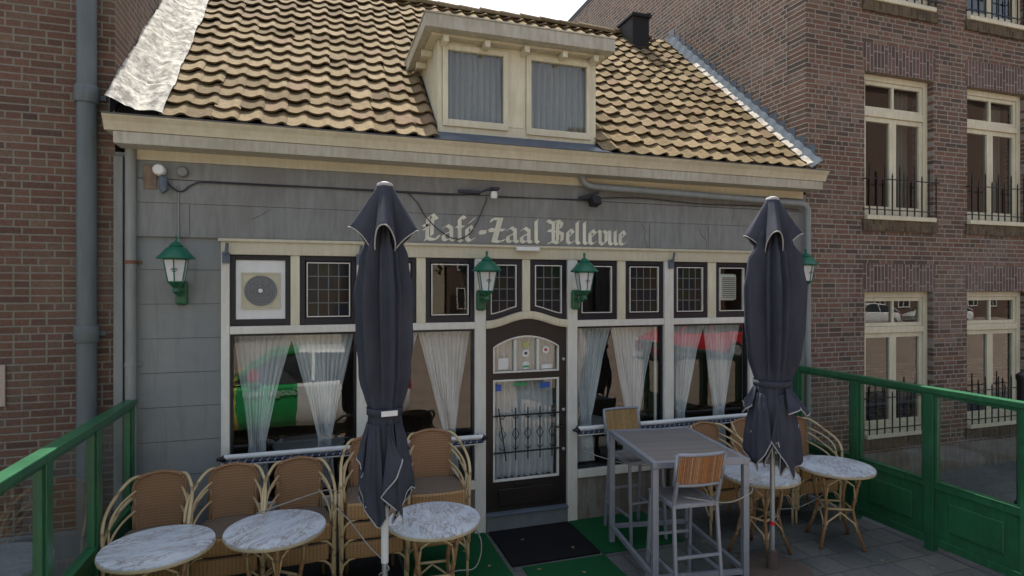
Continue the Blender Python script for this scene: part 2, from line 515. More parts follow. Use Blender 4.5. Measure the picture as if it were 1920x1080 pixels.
def marble():
    m, t, out = newmat('marble_top')
    p = pos(t, True)
    oi = t.nodes.new('ShaderNodeObjectInfo')
    ad = t.nodes.new('ShaderNodeVectorMath'); ad.operation = 'ADD'
    cb = t.nodes.new('ShaderNodeCombineXYZ'); t.links.new(math_(t, 'MULTIPLY', oi.outputs['Random'], 7), cb.inputs[0])
    t.links.new(p, ad.inputs[0]); t.links.new(cb.outputs[0], ad.inputs[1])
    q = mapv(t, ad.outputs[0], (1, 3.2, 1))
    n1 = noise(t, q, 4.2, 7, .68, 1.3)
    v = math_(t, 'ABSOLUTE', math_(t, 'SUBTRACT', n1, .5))
    vein = ramp(t, v, [(0, 1.0), (.012, .7), (.04, 0.0)])
    n2 = noise(t, q, 3, 5, .6, .5)
    n4 = noise(t, ad.outputs[0], 5, 3)
    c = mixc(t, ramp(t, n2, [(.3, 0.0), (.7, 1.0)]), (.38, .44, .51), (.54, .60, .65))
    c = mixc(t, math_(t, 'MULTIPLY', vein, ramp(t, n4, [(.4, .25), (.55, .95)])), c, (.17, .12, .09))
    bsdf(t, out, c, .4, 0, n1, .05, .002)
    return m
M['marble'] = marble()
M['table_edge'] = paint('table_edge', (.50, .42, .27), .5, .4, 6, obj=True)
def fabric(name, c1, c2):
    m, t, out = newmat(name)
    p = pos(t, True)
    n = noise(t, mapv(t, p, (3, 3, 1)), 2.5, 4); n2 = noise(t, p, 220, 2)
    c = mixc(t, n, c1, c2)
    b = bsdf(t, out, c, .95, 0, n2, .2, .001, .08)
    tl = t.nodes.new('ShaderNodeBsdfTranslucent'); t.links.new(c, tl.inputs[0])
    mx = t.nodes.new('ShaderNodeMixShader'); mx.inputs[0].default_value = .12
    t.links.new(b.outputs[0], mx.inputs[1]); t.links.new(tl.outputs[0], mx.inputs[2]); t.links.new(mx.outputs[0], out.inputs[0])
    return m
M['canvas'] = fabric('parasol_canvas', (.028, .032, .046), (.085, .090, .11))
M['hem'] = paint('hem_trim', (.36, .36, .36), .6, .2, 6, obj=True)
def slatwood(name, cols, sc_, axis='X', gap=(.05, .035, .025)):
    m, t, out = newmat(name)
    p = pos(t, True)
    s = t.nodes.new('ShaderNodeSeparateXYZ'); t.links.new(p, s.inputs[0])
    a = s.outputs['XYZ'.index(axis)]
    a = math_(t, 'DIVIDE', a, sc_)
    idx = math_(t, 'FLOOR', a); fr = math_(t, 'FRACT', a)
    w = t.nodes.new('ShaderNodeTexWhiteNoise'); w.noise_dimensions = '1D'; t.links.new(idx, w.inputs['W'])
    c = ramp(t, w.outputs['Value'], [(0, cols[0]), (.5, cols[1]), (1, cols[2])])
    n = noise(t, p, 35, 4)
    c = mixc(t, math_(t, 'MULTIPLY', n, .7), c, tuple(x*.45 for x in cols[1]))
    g = math_(t, 'GREATER_THAN', fr, .78)
    c = mixc(t, g, c, gap)
    bsdf(t, out, c, .6, 0, math_(t, 'SUBTRACT', 1, g), .5, .004, .3)
    return m
M['slat_orange'] = slatwood('slat_orange', ((.50, .22, .07), (.33, .13, .05), (.52, .38, .22)), .014)
M['slat_yellow'] = slatwood('slat_yellow', ((.44, .29, .10), (.36, .22, .08), (.50, .36, .16)), .014)
M['slat_grey'] = slatwood('slat_grey', ((.20, .195, .19), (.25, .235, .22), (.16, .155, .15)), .028, 'Y', (.12, .11, .10))
def carpet(name, c1, c2, b=1.0):
    m, t, out = newmat(name)
    p = pos(t)
    n = noise(t, p, 260, 3); n2 = noise(t, p, 2.3, 4)
    c = mixc(t, n, c1, c2)
    c = mixc(t, math_(t, 'MULTIPLY', n2, .4), c, tuple(x*.4 for x in c2))
    bsdf(t, out, c, .95, 0, n, b, .006, .1)
    return m
M['turf'] = carpet('green_carpet', (.008, .065, .025), (.016, .11, .04))
M['coir'] = carpet('black_coir', (.006, .006, .007), (.022, .022, .024))
def slabs(name, size, cols, gapc, seed=0.0, gap=.012, rough=.8, stag=.5, ly=None):
    m, t, out = newmat(name)
    p = pos(t)
    s = t.nodes.new('ShaderNodeSeparateXYZ'); t.links.new(p, s.inputs[0])
    ly = ly or size
    v = math_(t, 'DIVIDE', s.outputs[1], ly); row = math_(t, 'FLOOR', v); fv = math_(t, 'FRACT', v)
    u = math_(t, 'ADD', math_(t, 'DIVIDE', s.outputs[0], size), math_(t, 'MULTIPLY', math_(t, 'MODULO', row, 2), stag))
    ci = math_(t, 'FLOOR', u); fu = math_(t, 'FRACT', u)
    d = math_(t, 'MINIMUM', math_(t, 'MULTIPLY', math_(t, 'MINIMUM', fu, math_(t, 'SUBTRACT', 1, fu)), size), math_(t, 'MULTIPLY', math_(t, 'MINIMUM', fv, math_(t, 'SUBTRACT', 1, fv)), ly))
    mr = t.nodes.new('ShaderNodeMapRange'); mr.inputs['From Min'].default_value = gap*.25; mr.inputs['From Max'].default_value = gap*.6
    t.links.new(d, mr.inputs['Value'])
    c = t.nodes.new('ShaderNodeCombineXYZ'); t.links.new(ci, c.inputs[0]); t.links.new(row, c.inputs[1]); c.inputs[2].default_value = seed
    w = t.nodes.new('ShaderNodeTexWhiteNoise'); w.noise_dimensions = '3D'; t.links.new(c.outputs[0], w.inputs[0])
    col = ramp(t, w.outputs['Value'], [(0, cols[0]), (.5, cols[1]), (1, cols[2])])
    n = noise(t, p, 30, 5, .7); n2 = noise(t, p, 1.4, 5)
    col = mixc(t, .7, col, ramp(t, n, [(.3, .65), (.7, 1.2)]), 'MULTIPLY')
    col = mixc(t, math_(t, 'MULTIPLY', ramp(t, n2, [(.45, 0.0), (.65, 1.0)]), .4), col, tuple(x*.45 for x in cols[1]))
    col = mixc(t, mr.outputs[0], gapc, col)
    bsdf(t, out, col, rough, 0, math_(t, 'ADD', mr.outputs[0], math_(t, 'MULTIPLY', n, .3)), .5, .005, .3)
    return m
M['slabs'] = slabs('terrace_slabs', .30, ((.085, .092, .092), (.11, .117, .113), (.13, .134, .125)), (.05, .055, .04))
M['street_brick'] = slabs('street_brick', .21, ((.24, .18, .14), (.29, .22, .17), (.34, .27, .21)), (.22, .18, .14), 2.0, .01, .85, .5, .07)
M['dirt'] = paint('concrete_base', (.10, .075, .06), .9, .5, 6, bump=.6)
M['frosted'] = paint('frosted_glass', (.60, .61, .62), .3, .25, 7)

# ---------------------------------------------------------------- setting: ground, terrace, street
g = MB(); g.quad((-150, -150, -.12), (150, -150, -.12), (150, 150, -.12), (-150, 150, -.12))
tag(g.build('street', M['street_brick']), kind='structure')
g = MB(); g.box(-30, 30, -3.7, 9, -.25, 0)
tag(g.build('pavement', M['slabs']), kind='structure')
g = MB(); g.box(-30, 30, -3.84, -3.703, -.25, .004)
tag(g.build('kerb', M['stone'], bevel=.01), kind='structure')

# ---------------------------------------------------------------- the cafe
cafe = thing('cafe_building', 'low grey cafe with pantiled roof, dormer and white shopfront between two brick buildings', 'building', (2.05, 0, 0))
XL, XR = -1.65, 5.758
def wall_holes(mb, x0, x1, z0, z1, y0, y1, holes):
    xs = sorted(set([x0, x1] + [h[0] for h in holes] + [h[1] for h in holes]))
    zs = sorted(set([z0, z1] + [h[2] for h in holes] + [h[3] for h in holes]))
    def solid(i, k):
        if i < 0 or k < 0 or i >= len(xs)-1 or k >= len(zs)-1: return False
        cx = (xs[i]+xs[i+1])/2; cz = (zs[k]+zs[k+1])/2
        return not any(h[0] < cx < h[1] and h[2] < cz < h[3] for h in holes)
    for i in range(len(xs)-1):
        for k in range(len(zs)-1):
            if not solid(i, k): continue
            a, b, c, d = xs[i], xs[i+1], zs[k], zs[k+1]
            mb.quad((a, y0, c), (b, y0, c), (b, y0, d), (a, y0, d))
            mb.quad((b, y1, c), (a, y1, c), (a, y1, d), (b, y1, d))
            if not solid(i-1, k): mb.quad((a, y1, c), (a, y0, c), (a, y0, d), (a, y1, d))
            if not solid(i+1, k): mb.quad((b, y0, c), (b, y1, c), (b, y1, d), (b, y0, d))
            if not solid(i, k-1): mb.quad((a, y1, c), (b, y1, c), (b, y0, c), (a, y0, c))
            if not solid(i, k+1): mb.quad((a, y0, d), (b, y0, d), (b, y1, d), (a, y1, d))
FX0, FX1 = -.83, 5.0                    # shopfront opening
mb = MB()
wall_holes(mb, XL, XR, 0, 3.66, 0, .24, [(FX0, FX1, 0, 2.94)])
mb.build('front_wall', M['plaster'], cafe, world=True, recalc=False)
# joints in the plaster as thin recess strips (dark raised ribs 2 mm)
mb = MB(); mb2 = MB()
for k in range(10):
    z = 2.96 - .3*k
    if z > .1:
        mb.box(-1.47, FX0-.01, -.002, 0, z-.0022, z+.0022)
        mb2.box(FX1+.01, XR-.02, -.002, 0, z-.0022, z+.0022)
mb.build('plaster_joints', M['joint'], cafe, world=True)
mb2.build('plaster_joints', M['joint'], cafe, world=True)
# pilaster strip left and right
mb = MB(); mb.box(XL, -1.58, -.05, -.001, 0, 3.62)
mb.build('pilaster', M['plaster'], cafe, world=True, bevel=.006)
# body behind
mb = MB()
mb.box(XL, XL+.1, .24, 6.2, 0, 3.66); mb.box(XR-.1, XR-.002, .24, 6.2, 0, 3.66); mb.box(XL+.1, XR-.1, 6.0, 6.2, 0, 3.66)
mb.box(XL+.1, XR-.1, .24, 6.0, 3.05, 3.1)
mb.build('room_shell', M['interior'], cafe, world=True)
mb = MB(); mb.box(XL+.1, XR-.1, .24, 6.0, 0.0, .12)
mb.build('room_floor', M['dark_wood'], cafe, world=True)
mb = MB(); mb.box(XL+.1, XR-.1, 3.2, 3.3, .12, 3.05)
mb.build('room_partition', M['interior'], cafe, world=True)

# sign board with boards and joints
mb = MB()
mb.box(XL+.12, XR-.06, -.028, -.002, 2.944, 3.236)
mb.box(XL+.12, XR-.06, -.030, -.002, 3.238, 3.44)
mb.box(XL+.12, XR-.06, -.024, -.002, 3.446, 3.60)
sb = mb.build('sign_board', M['sign_grey'], cafe, world=True, bevel=.003)
mb = MB()
for x in (-1.08, .52, 3.52, 4.30):
    mb.box(x, x+.002, -.0315, -.0285, 2.95, 3.225)
for pts in ([(3.42, 3.22), (3.47, 3.14), (3.46, 3.06), (3.49, 2.95)], [(4.16, 3.22), (4.2, 3.12), (4.28, 3.05), (4.27, 2.95)], [(-.42, 3.22), (-.5, 3.16), (-.58, 3.12)], [(4.6, 3.5), (4.66, 3.42), (4.64, 3.3)]):
    mb.tube([(x, -.030, z) for x, z in pts], .0017, 4)
mb.build('board_cracks', M['interior_dark'], sb, world=True)

# blackletter lettering: strokes of a broad nib
def hull(pts):
    pts = sorted(set(pts))
    def half(ps):
        o = []
        for p in ps:
            while len(o) >= 2 and (o[-1][0]-o[-2][0])*(p[1]-o[-2][1]) - (o[-1][1]-o[-2][1])*(p[0]-o[-2][0]) <= 1e-9: o.pop()
            o.append(p)
        return o
    a = half(pts); b = half(pts[::-1])
    return a[:-1] + b[:-1]
G = {
 'C': [[(42, 190), (34, 30), (70, 16), (112, 22), (128, 48)], [(42, 190), (78, 214), (112, 178)], [(78, 185), (72, 52)], [(4, 128), (40, 122)], [(8, 96), (38, 100)], [(34, 30), (22, 10)]],
 'a': [[(18, 112), (46, 132), (82, 112), (82, 24), (104, 12)], [(18, 58), (18, 24), (40, 12), (80, 34)], [(18, 58), (78, 84)]],
 'f': [[(34, 185), (34, 16)], [(34, 185), (54, 208), (76, 192)], [(10, 124), (64, 124)], [(34, 16), (50, 8)]],
 'e': [[(20, 108), (20, 28), (42, 12), (74, 30)], [(20, 108), (46, 132), (70, 104), (24, 66)]],
 'é': [[(20, 108), (20, 28), (42, 12), (74, 30)], [(20, 108), (46, 132), (70, 104), (24, 66)], [(40, 158), (82, 196)]],
 '-': [[(4, 78), (50, 78)], [(4, 92), (50, 92)]],
 'Z': [[(20, 175), (34, 198), (104, 198)], [(88, 198), (34, 18)], [(110, 198), (56, 18)], [(34, 18), (86, 12), (132, 26)], [(4, 112), (128, 108)], [(8, 98), (50, 100)]],
 'l': [[(24, 192), (24, 26), (44, 12)], [(24, 192), (34, 200)]],
 'B': [[(52, 185), (52, 26)], [(2, 200), (40, 182), (98, 202), (132, 176), (118, 140), (74, 116)], [(74, 116), (136, 92), (130, 34), (96, 12), (52, 26), (8, 10)], [(92, 185), (92, 30)], [(10, 118), (52, 112)]],
 'v': [[(10, 128), (26, 118), (26, 30), (52, 10), (84, 40), (84, 110), (62, 130)]],
 'u': [[(10, 126), (24, 118), (24, 26), (44, 12), (76, 34)], [(78, 128), (78, 28), (98, 12)]],
}
layout = [('C', 55), ('a', 205), ('f', 322), ('é', 398), ('-', 522), ('Z', 604), ('a', 750), ('a', 872), ('l', 996), ('B', 1125), ('e', 1292), ('l', 1376), ('l', 1446), ('e', 1504), ('v', 1596), ('u', 1692), ('e', 1800)]
mb = MB()
k_ = 2.26/1830.0
li = 0
for ch, x0 in layout:
    for st in G[ch]:
        for (ax, az), (bx_, bz) in zip(st[:-1], st[1:]):
            pts = []
            for (px_, pz) in ((ax, az), (bx_, bz)):
                for sx_, sz_ in ((-14, -9), (14, 9), (-12, -12), (16, 6)):
                    pts.append((px_+sx_, pz+sz_))
            h = hull([(round(.97+(x0-55+p[0])*k_, 5), round(2.962+p[1]*k_*1.02, 5)) for p in pts])
            li += 1
            mb.prism(h, -.0285-.0031-(li % 7)*.0003, -.0284)
mb.build('lettering', M['letters'], sb, world=True)

# eaves gutter and frieze
prof = [(-.03, 3.60), (-.12, 3.60), (-.125, 3.69), (-.255, 3.695), (-.26, 3.785), (-.275, 3.79), (-.285, 3.82), (-.31, 3.87), (-.33, 3.89), (-.33, 3.90), (-.20, 3.90), (-.20, 3.86), (0, 3.86), (0, 3.662), (-.03, 3.662)]
mb = MB()
mb.prism_x([(-.002, 3.60), (-.04, 3.60), (-.045, 3.70), (-.002, 3.70)], XL+.12, XR-.08)
fz_ = mb.build('frieze_board', M['cream'], cafe, world=True)
mb = MB()
mb.prism_x([(-.046, 3.682), (-.262, 3.682), (-.266, 3.78), (-.046, 3.78)], XL+.06, XR+.0)
mb.build('gutter_fascia', M['gutter'], cafe, world=True, bevel=.004)
mb = MB()
mb.prism_x([(.0, 3.782), (-.275, 3.782), (-.285, 3.81), (-.305, 3.85), (-.335, 3.885), (-.335, 3.897), (.0, 3.897)], XL-.0, XR+.03)
gt = mb.build('gutter', M['cream'], cafe, world=True)
mb = MB(); mb.box(XL, XR+.03, -.345, -.325, 3.8975, 3.906)
mb.build('gutter_edge', M['alu_dark'], gt, world=True)
mb = MB(); mb.box(XL, XR, -.322, .1, 3.8975, 3.902)
mb.build('gutter_lining', M['lead_blue'], gt, world=True)

# roof
Y0, Z0, SL = -.18, 3.935, .885
cs = 1/math.sqrt(1+SL*SL); sn = SL*cs
def roofp(x, s, h):
    return (x, Y0 + s*cs - h*sn, Z0 + s*sn + h*cs)
YR = 3.0
SMAX = (YR - Y0)/cs
ZR = Z0 + SMAX*sn
roof = thing('tmp', '', '')
bpy.data.objects.remove(roof)
mb = MB()
mb.prism_x([(Y0+.03, Z0-.06), (YR, ZR-.06), (6.2, Z0-.06)], XL+.01, XR-.01)
roofo = mb.build('roof', M['interior_dark'], cafe, world=True)
DX0, DX1 = 1.12, 2.86                   # dormer
tiles = MB(); tone = []
TW, TS = .196, .240
tx0 = -1.27
ncol = int((5.64 - tx0)/TW) + 1
nrow = int(SMAX/TS) + 1
def hprof(u): return .72*hprof_(u)
def hprof_(u):
    # pantile: broad trough then a roll at the right
    if u < .70:
        q = u/.70*2-1
        return -.014 + .030*q*q*(1.15 if q > 0 else .75)
    if u < .84:
        q = (u-.70)/.14; return .0205 + .0115*math.sin(q*PI/2)
    q = (u-.84)/.2
    return .032 - .032*q*q
for j in range(nrow):
    for i in range(ncol):
        xa = tx0 + i*TW
        s0 = j*TS
        ymid = Y0 + (s0+.12)*cs
        if xa + TW*.6 > DX0-.10 and xa + TW*.5 < DX1+.04 and ymid < 1.15: continue
        s1 = min(s0 + TS + .05, SMAX+.01)
        tn = random.random()
        dz = random.uniform(-.005, .005); tw = random.uniform(-.014, .014); sx = random.uniform(-.008, .008); ss = random.uniform(-.014, .014) - (.035 if random.random() < .03 else 0)
        n0 = len(tiles.f)
        nu = 12
        top = []; 
        for q, (s, lift) in enumerate(((s0+ss, .043), ((s0+s1)/2, .025), (s1, .004))):
            top.append([roofp(xa+sx+TW*1.08*u/(nu), s, lift+dz+tw*(u/nu-.5)+hprof(u/nu*1.04)) for u in range(nu+1)])
        tiles.strip(top)
        low = [roofp(xa+sx+TW*1.08*u/nu, s0+ss+.014, .043+dz+tw*(u/nu-.5)+hprof(u/nu*1.04)-.024) for u in range(nu+1)]
        tiles.strip([low, top[0]])
        tone += [tn]*(len(tiles.f)-n0)
to = tiles.build('roof_tiles', M['tiles'], roofo, world=True, recalc=False)
a = to.data.attributes.new('tone', 'FLOAT', 'FACE')
a.data.foreach_set('value', tone)
to.data.polygons.foreach_set('use_smooth', [True]*len(to.data.polygons))
to.data.set_sharp_from_angle(angle=R(50))
# ridge tiles
mb = MB(); tn_ = []
x = tx0
while x < 5.3:
    n0 = len(mb.f)
    rr = random.uniform(-.008, .008)
    rows = []
    for q in (0, 1):
        r_ = .115 if q == 0 else .098
        rows.append([(x+q*.36, YR + r_*math.cos(PI*a_/8)*1.05, ZR-.02+rr + r_*math.sin(PI*a_/8)*1.0) for a_ in range(9)])
    mb.strip(rows)
    mb.strip([[(x, YR+.09*math.cos(PI*a_/8), ZR-.02+rr+.09*math.sin(PI*a_/8)) for a_ in range(9)], rows[0]])
    tn_ += [random.random()*.3]*(len(mb.f)-n0)
    x += .33
ro = mb.build('ridge_tiles', M['tiles'], roofo, world=True, smooth=True)
a = ro.data.attributes.new('tone', 'FLOAT', 'FACE'); a.data.foreach_set('value', tn_)
# lead flashing on the left: wrinkled sheet dressed over the tiles and up the wall
mb = MB()
rows = []
ns = 200
rnd2 = random.Random(3)
for i in range(ns+1):
    s = -.02 + (SMAX)*i/ns
    r = []
    for k in range(13):
        u = k/12
        x = XL+.002 + .40*u
        h = .10*(1-u)**2 + .035 + .0012*math.sin(s*31+u*3) + .006*math.sin(s*5+u*5) + .016*((s*1.9) % 1) + (.014 if .35 < u < .45 else 0) + .0015*math.sin(s*23+u*9+2) + rnd2.uniform(-.0004, .0004) + (.02*math.sin(u*PI*2.5+1))
        r.append(roofp(x + .008*math.sin(s*7+k*.3), s+.01, h))
    rows.append(r)
mb.strip(rows)
mb.build('lead_flashing', M['lead'], roofo, world=True, smooth='all', recalc=False)
# stepped soakers: left wall and right wall
def soakers(x, step, m, name, par, hgt, flip):
    b = MB(); s = .02
    while s < SMAX-.05:
        y, z = Y0+s*cs, Z0+s*sn
        t = .004 + .002*(int(s*10) % 2)
        xa, xb = (x, x+t) if not flip else (x-t, x)
        zt = z + hgt + step*sn*.6
        b.prism_x([(y-.0, z-.05), (y+step*cs*1.05, z-.05+step*sn*1.05), (y+step*cs*1.02, zt), (y+.02, zt)], xa, xb)
        s += step
    b.build(name, m, par, world=True)
soakers(XL+.001, .21, M['lead_blue'], 'stepped_lead', roofo, .16, False)
soakers(XR-.003, .21, M['lead_blue'], 'stepped_lead', roofo, .24, True)
mb = MB(); rows = []
for i in range(70):
    s = SMAX*i/69
    rows.append([roofp(XR-.004-.10*k/4, s, .13-.10*k/4+.012*math.sin(s*31+k)) for k in range(5)])
mb.strip(rows)
mb.build('side_flashing', M['side_lead'], roofo, world=True, smooth='all')
mb = MB(); s = .02
while s < SMAX*.72:
    ln = random.uniform(.12, .2)
    rws = []
    for k in range(4):
        rws.append([roofp(XR-.10-.06*k/3-random.uniform(0, .01), s+ln*q/4, .085-.03*k/3+random.uniform(-.008, .01)) for q in range(5)])
    mb.strip(rws); s += ln + .04
mb.build('mortar_fillet', M['mortar'], roofo, world=True, smooth='all')
# chimney
mb = MB()
mb.box(4.76, 5.06, 2.50, 2.95, 6.1, 6.85)
mb.box(4.73, 5.09, 2.46, 2.99, 6.85, 6.90)
mb.prism([(4.92, 6.90), (5.10, 6.90), (5.11, 6.97)], 2.52, 2.9)
mb.build('chimney', M['chimney'], roofo, world=True, bevel=.01)

# dormer
dm = MB()
dm.box(DX0, DX1, -.02, .03, 4.0, 4.16)       # lower apron
dm.box(DX0, 1.165, -.02, .03, 4.16, 4.97); dm.box(1.86, 2.05, -.024, .03, 4.16, 4.97); dm.box(2.80, DX1, -.02, .03, 4.16, 4.97)
dm.box(1.165, 1.86, -.02, .03, 4.94, 4.97); dm.box(2.05, 2.80, -.02, .03, 4.94, 4.97)
dormer = dm.build('dormer', M['cream_light'], cafe, world=True, bevel=.003)
for x in (DX0, DX1-.03):
    mb = MB(); mb.prism_x([(.031, 4.04), (1.10, 5.0), (.031, 4.97)], x, x+.03)
    mb.build('dormer_cheek', M['cream_light'], dormer, world=True)
mb = MB(); mb.box(DX0-.16, DX1+.12, -.24, 1.35, 5.0, 5.13)
mb.box(DX0-.17, DX1+.13, -.25, 1.36, 5.13, 5.145)
mb.build('dormer_roof', M['gutter'], dormer, world=True, bevel=.004)
mb = MB(); mb.box(DX0-.08, DX1+.06, -.12, 1.2, 4.972, 4.998)
mb.build('dormer_soffit', M['cream'], dormer, world=True)
for x in (DX0+.03, 1.57, 1.99, 2.41, DX1-.09):
    mb = MB(); mb.box(x, x+.055, -.17, -.025, 4.905, 4.968)
    mb.build('bracket', M['cream_light'], dormer, world=True, bevel=.004)
for y in (.25, .6, .9):
    mb = MB(); mb.box(DX0-.11, DX0-.002, y, y+.055, 4.905, 4.968)
    mb.build('bracket', M['cream_light'], dormer, world=True, bevel=.004)
mb = MB()     # dark flashing beside the left cheek
mb.prism_x([(-.03, 3.96), (-.03, 4.10), (1.12, 5.12), (1.2, 5.06), (.02, 3.98)], DX0-.09, DX0-.003)
mb.build('cheek_flashing', M['chimney'], dormer, world=True)
rows = []
for i in range(30):
    x = DX0-.06 + (DX1-DX0+.16)*i/29
    rows.append([(x, -.022, 4.06), (x, -.07, 4.02+.006*math.sin(x*18)), (x, -.15, 3.975+.018*math.sin(x*16)), (x, -.26, 3.93+.012*math.sin(x*16+1)), (x, -.30, 3.907)])
mb = MB(); mb.strip(rows); mb.build('apron_flashing', M['lead_blue'], dormer, world=True, smooth='all')
for x0, x1, tilt in ((1.168, 1.857, 0), (2.053, 2.797, 0)):
    mb = MB(); mb.ring(x0, x1, 4.10 if x0 > 2 else 4.12, 4.938, .055, -.045, .0, wb=.07)
    f = mb.build('window_frame', M['cream_light'], dormer, world=True, bevel=.004)
    mb = MB(); mb.quad((x0+.05, -.012, 4.15), (x1-.05, -.012, 4.15), (x1-.05, -.012, 4.9), (x0+.05, -.012, 4.9))
    mb.build('window_pane', M['glass'], f, world=True)
mb = MB(); mb.box(DX0+.03, DX1-.03, .5, .52, 4.0, 4.97)
mb.build('dormer_inside', M['interior_dark'], dormer, world=True)

# ---------------------------------------------------------------- shopfront
Wd = M['white']; Cr = M['cream_light']
mb = MB(); mb.box(FX0, FX1, -.045, .09, 2.80, 2.942)
mb.box(FX0-.02, FX1+.02, -.065, -.045, 2.915, 2.942)
mb.build('head_beam', M['cream'], cafe, world=True, bevel=.004)
posts = [(-.83, -.76), (.34, .45), (1.50, 1.615), (2.52, 2.635), (3.71, 3.83), (4.88, 5.0)]
for a_, b_ in posts:
    mb = MB(); mb.box(a_, b_, -.04, .09, 0.0 if a_ in (1.50, 2.52) else .46, 2.80)
    mb.build('frame_post', Wd, cafe, world=True, bevel=.005)
bays = [(-.76, .34, (-.25, -.17)), (.45, 1.50, (.91, 1.0)), (2.635, 3.71, (3.12, 3.22)), (3.83, 4.88, (4.30, 4.41))]
kinds = ['fan', 'lead', 'lead', 'clear', 'clear', 'lead', 'lead', 'ac']
ki = 0
for a_, b_, (m0, m1) in bays:
    mb = MB(); mb.box(a_, b_, -.034, .085, 2.085, 2.155)
    mb.build('transom_rail', Wd, cafe, world=True, bevel=.004)
    mb = MB(); mb.box(m0, m1, -.03, .085, 2.155, 2.80)
    mb.build('mullion', Cr, cafe, world=True, bevel=.004)
    mb = MB(); mb.box(a_, b_, -.05, .085, .46, .545)
    mb.build('window_sill', Wd, cafe, world=True, bevel=.006)
    mb = MB(); mb.box(a_-.03, b_+.03, -.03, .2, 0, .459)
    mb.build('plinth', M['plinth'], cafe, world=True)
    # big window
    mb = MB(); mb.ring(a_, b_, .545, 2.085, .022, .0, .06)
    fr = mb.build('shop_window', M['black_sash'], cafe, world=True)
    mb = MB(); mb.quad((a_+.02, .03, .56), (b_-.02, .03, .56), (b_-.02, .03, 2.07), (a_+.02, .03, 2.07))
    mb.build('window_pane', M['glass'], fr, world=True)
    if a_ > 2:
        mb = MB(); mb.box(b_-.085, b_-.06, .032, .05, .57, 2.06) if a_ < 3 else mb.box(a_+.03, a_+.05, .032, .05, .57, 2.06)
        mb.build('glazing_bar', Wd, fr, world=True)
    for (x0, x1) in ((a_, m0), (m1, b_)):
        kd = kinds[ki]; ki += 1
        mb = MB(); mb.ring(x0+.002, x1-.002, 2.157, 2.798, .045, -.012, .05, wb=.06)
        fr = mb.build('transom_window', M['black_sash'], cafe, world=True, bevel=.003)
        if kd == 'fan':
            mb = MB(); mb.box(x0+.045, x1-.045, .0, .03, 2.215, 2.755)
            pn = mb.build('fan_panel', M['white_plain'], fr, world=True)
            cx = (x0+x1)/2+.0; cz = 2.475
            mb = MB(); mb.ring(cx-.165, cx+.165, cz-.165, cz+.165, .012, -.014, 0)
            mb.box(cx-.153, cx+.153, -.006, -.001, cz-.153, cz+.153)
            mb.build('fan_surround', M['beige'], fr, world=True)
            mb = MB()
            m_ = Matrix.Translation((cx, -.008, cz)) @ Matrix.Rotation(R(90), 4, 'X')
            d = MB(); d.lathe([(.138, 0), (.138, .006)], 32); d.v = [m_ @ p for p in d.v]
            d.build('fan_disc', M['grille_grey'], fr, world=True)
            for rr in (.04, .07, .1, .132):
                mb.tube([(cx+rr*math.cos(q*PI/16), -.018, cz+rr*math.sin(q*PI/16)) for q in range(32)], .003, 5, closed=True)
            for q in range(8):
                mb.tube([(cx+.02*math.cos(q*PI/4), -.02, cz+.02*math.sin(q*PI/4)), (cx+.135*math.cos(q*PI/4), -.02, cz+.135*math.sin(q*PI/4))], .0028, 5)
            mb.build('fan_grille', M['pvc'], fr, world=True)
            d = MB(); d.lathe([(.018, 0), (.02, .008), (.012, .014)], 14); m_ = Matrix.Translation((cx, -.02, cz)) @ Matrix.Rotation(R(90), 4, 'X'); d.v = [m_ @ p for p in d.v]
            d.build('fan_hub', M['white_plain'], fr, world=True)
            continue
        mb = MB(); mb.ring(x0+.06, x1-.06, 2.228, 2.74, .009, -.016, .02)
        mb.build('glazing_bead', Wd, fr, world=True)
        if kd == 'lead':
            mb = MB(); mb.quad((x0+.06, .012, 2.22), (x1-.06, .012, 2.22), (x1-.06, .012, 2.75), (x0+.06, .012, 2.75))
            mb.build('leaded_pane', M['lead_glass'], fr, world=True)
            mb = MB()
            nx = 4 if x1-x0 > .45 else 4
            for q in range(1, nx):
                xx = x0+.07 + (x1-x0-.14)*q/nx; mb.box(xx-.004, xx+.004, .004, .0115, 2.235, 2.735)
            for q in range(1, 4):
                zz = 2.235+.5*q/4; mb.box(x0+.07, x1-.07, .003, .0112, zz-.004, zz+.004)
            mb.build('lead_grid', M['grille_grey'], fr, world=True)
        else:
            mb = MB(); mb.quad((x0+.06, .012, 2.22), (x1-.06, .012, 2.22), (x1-.06, .012, 2.75), (x0+.06, .012, 2.75))
            mb.build('window_pane', M['glass_up'], fr, world=True)
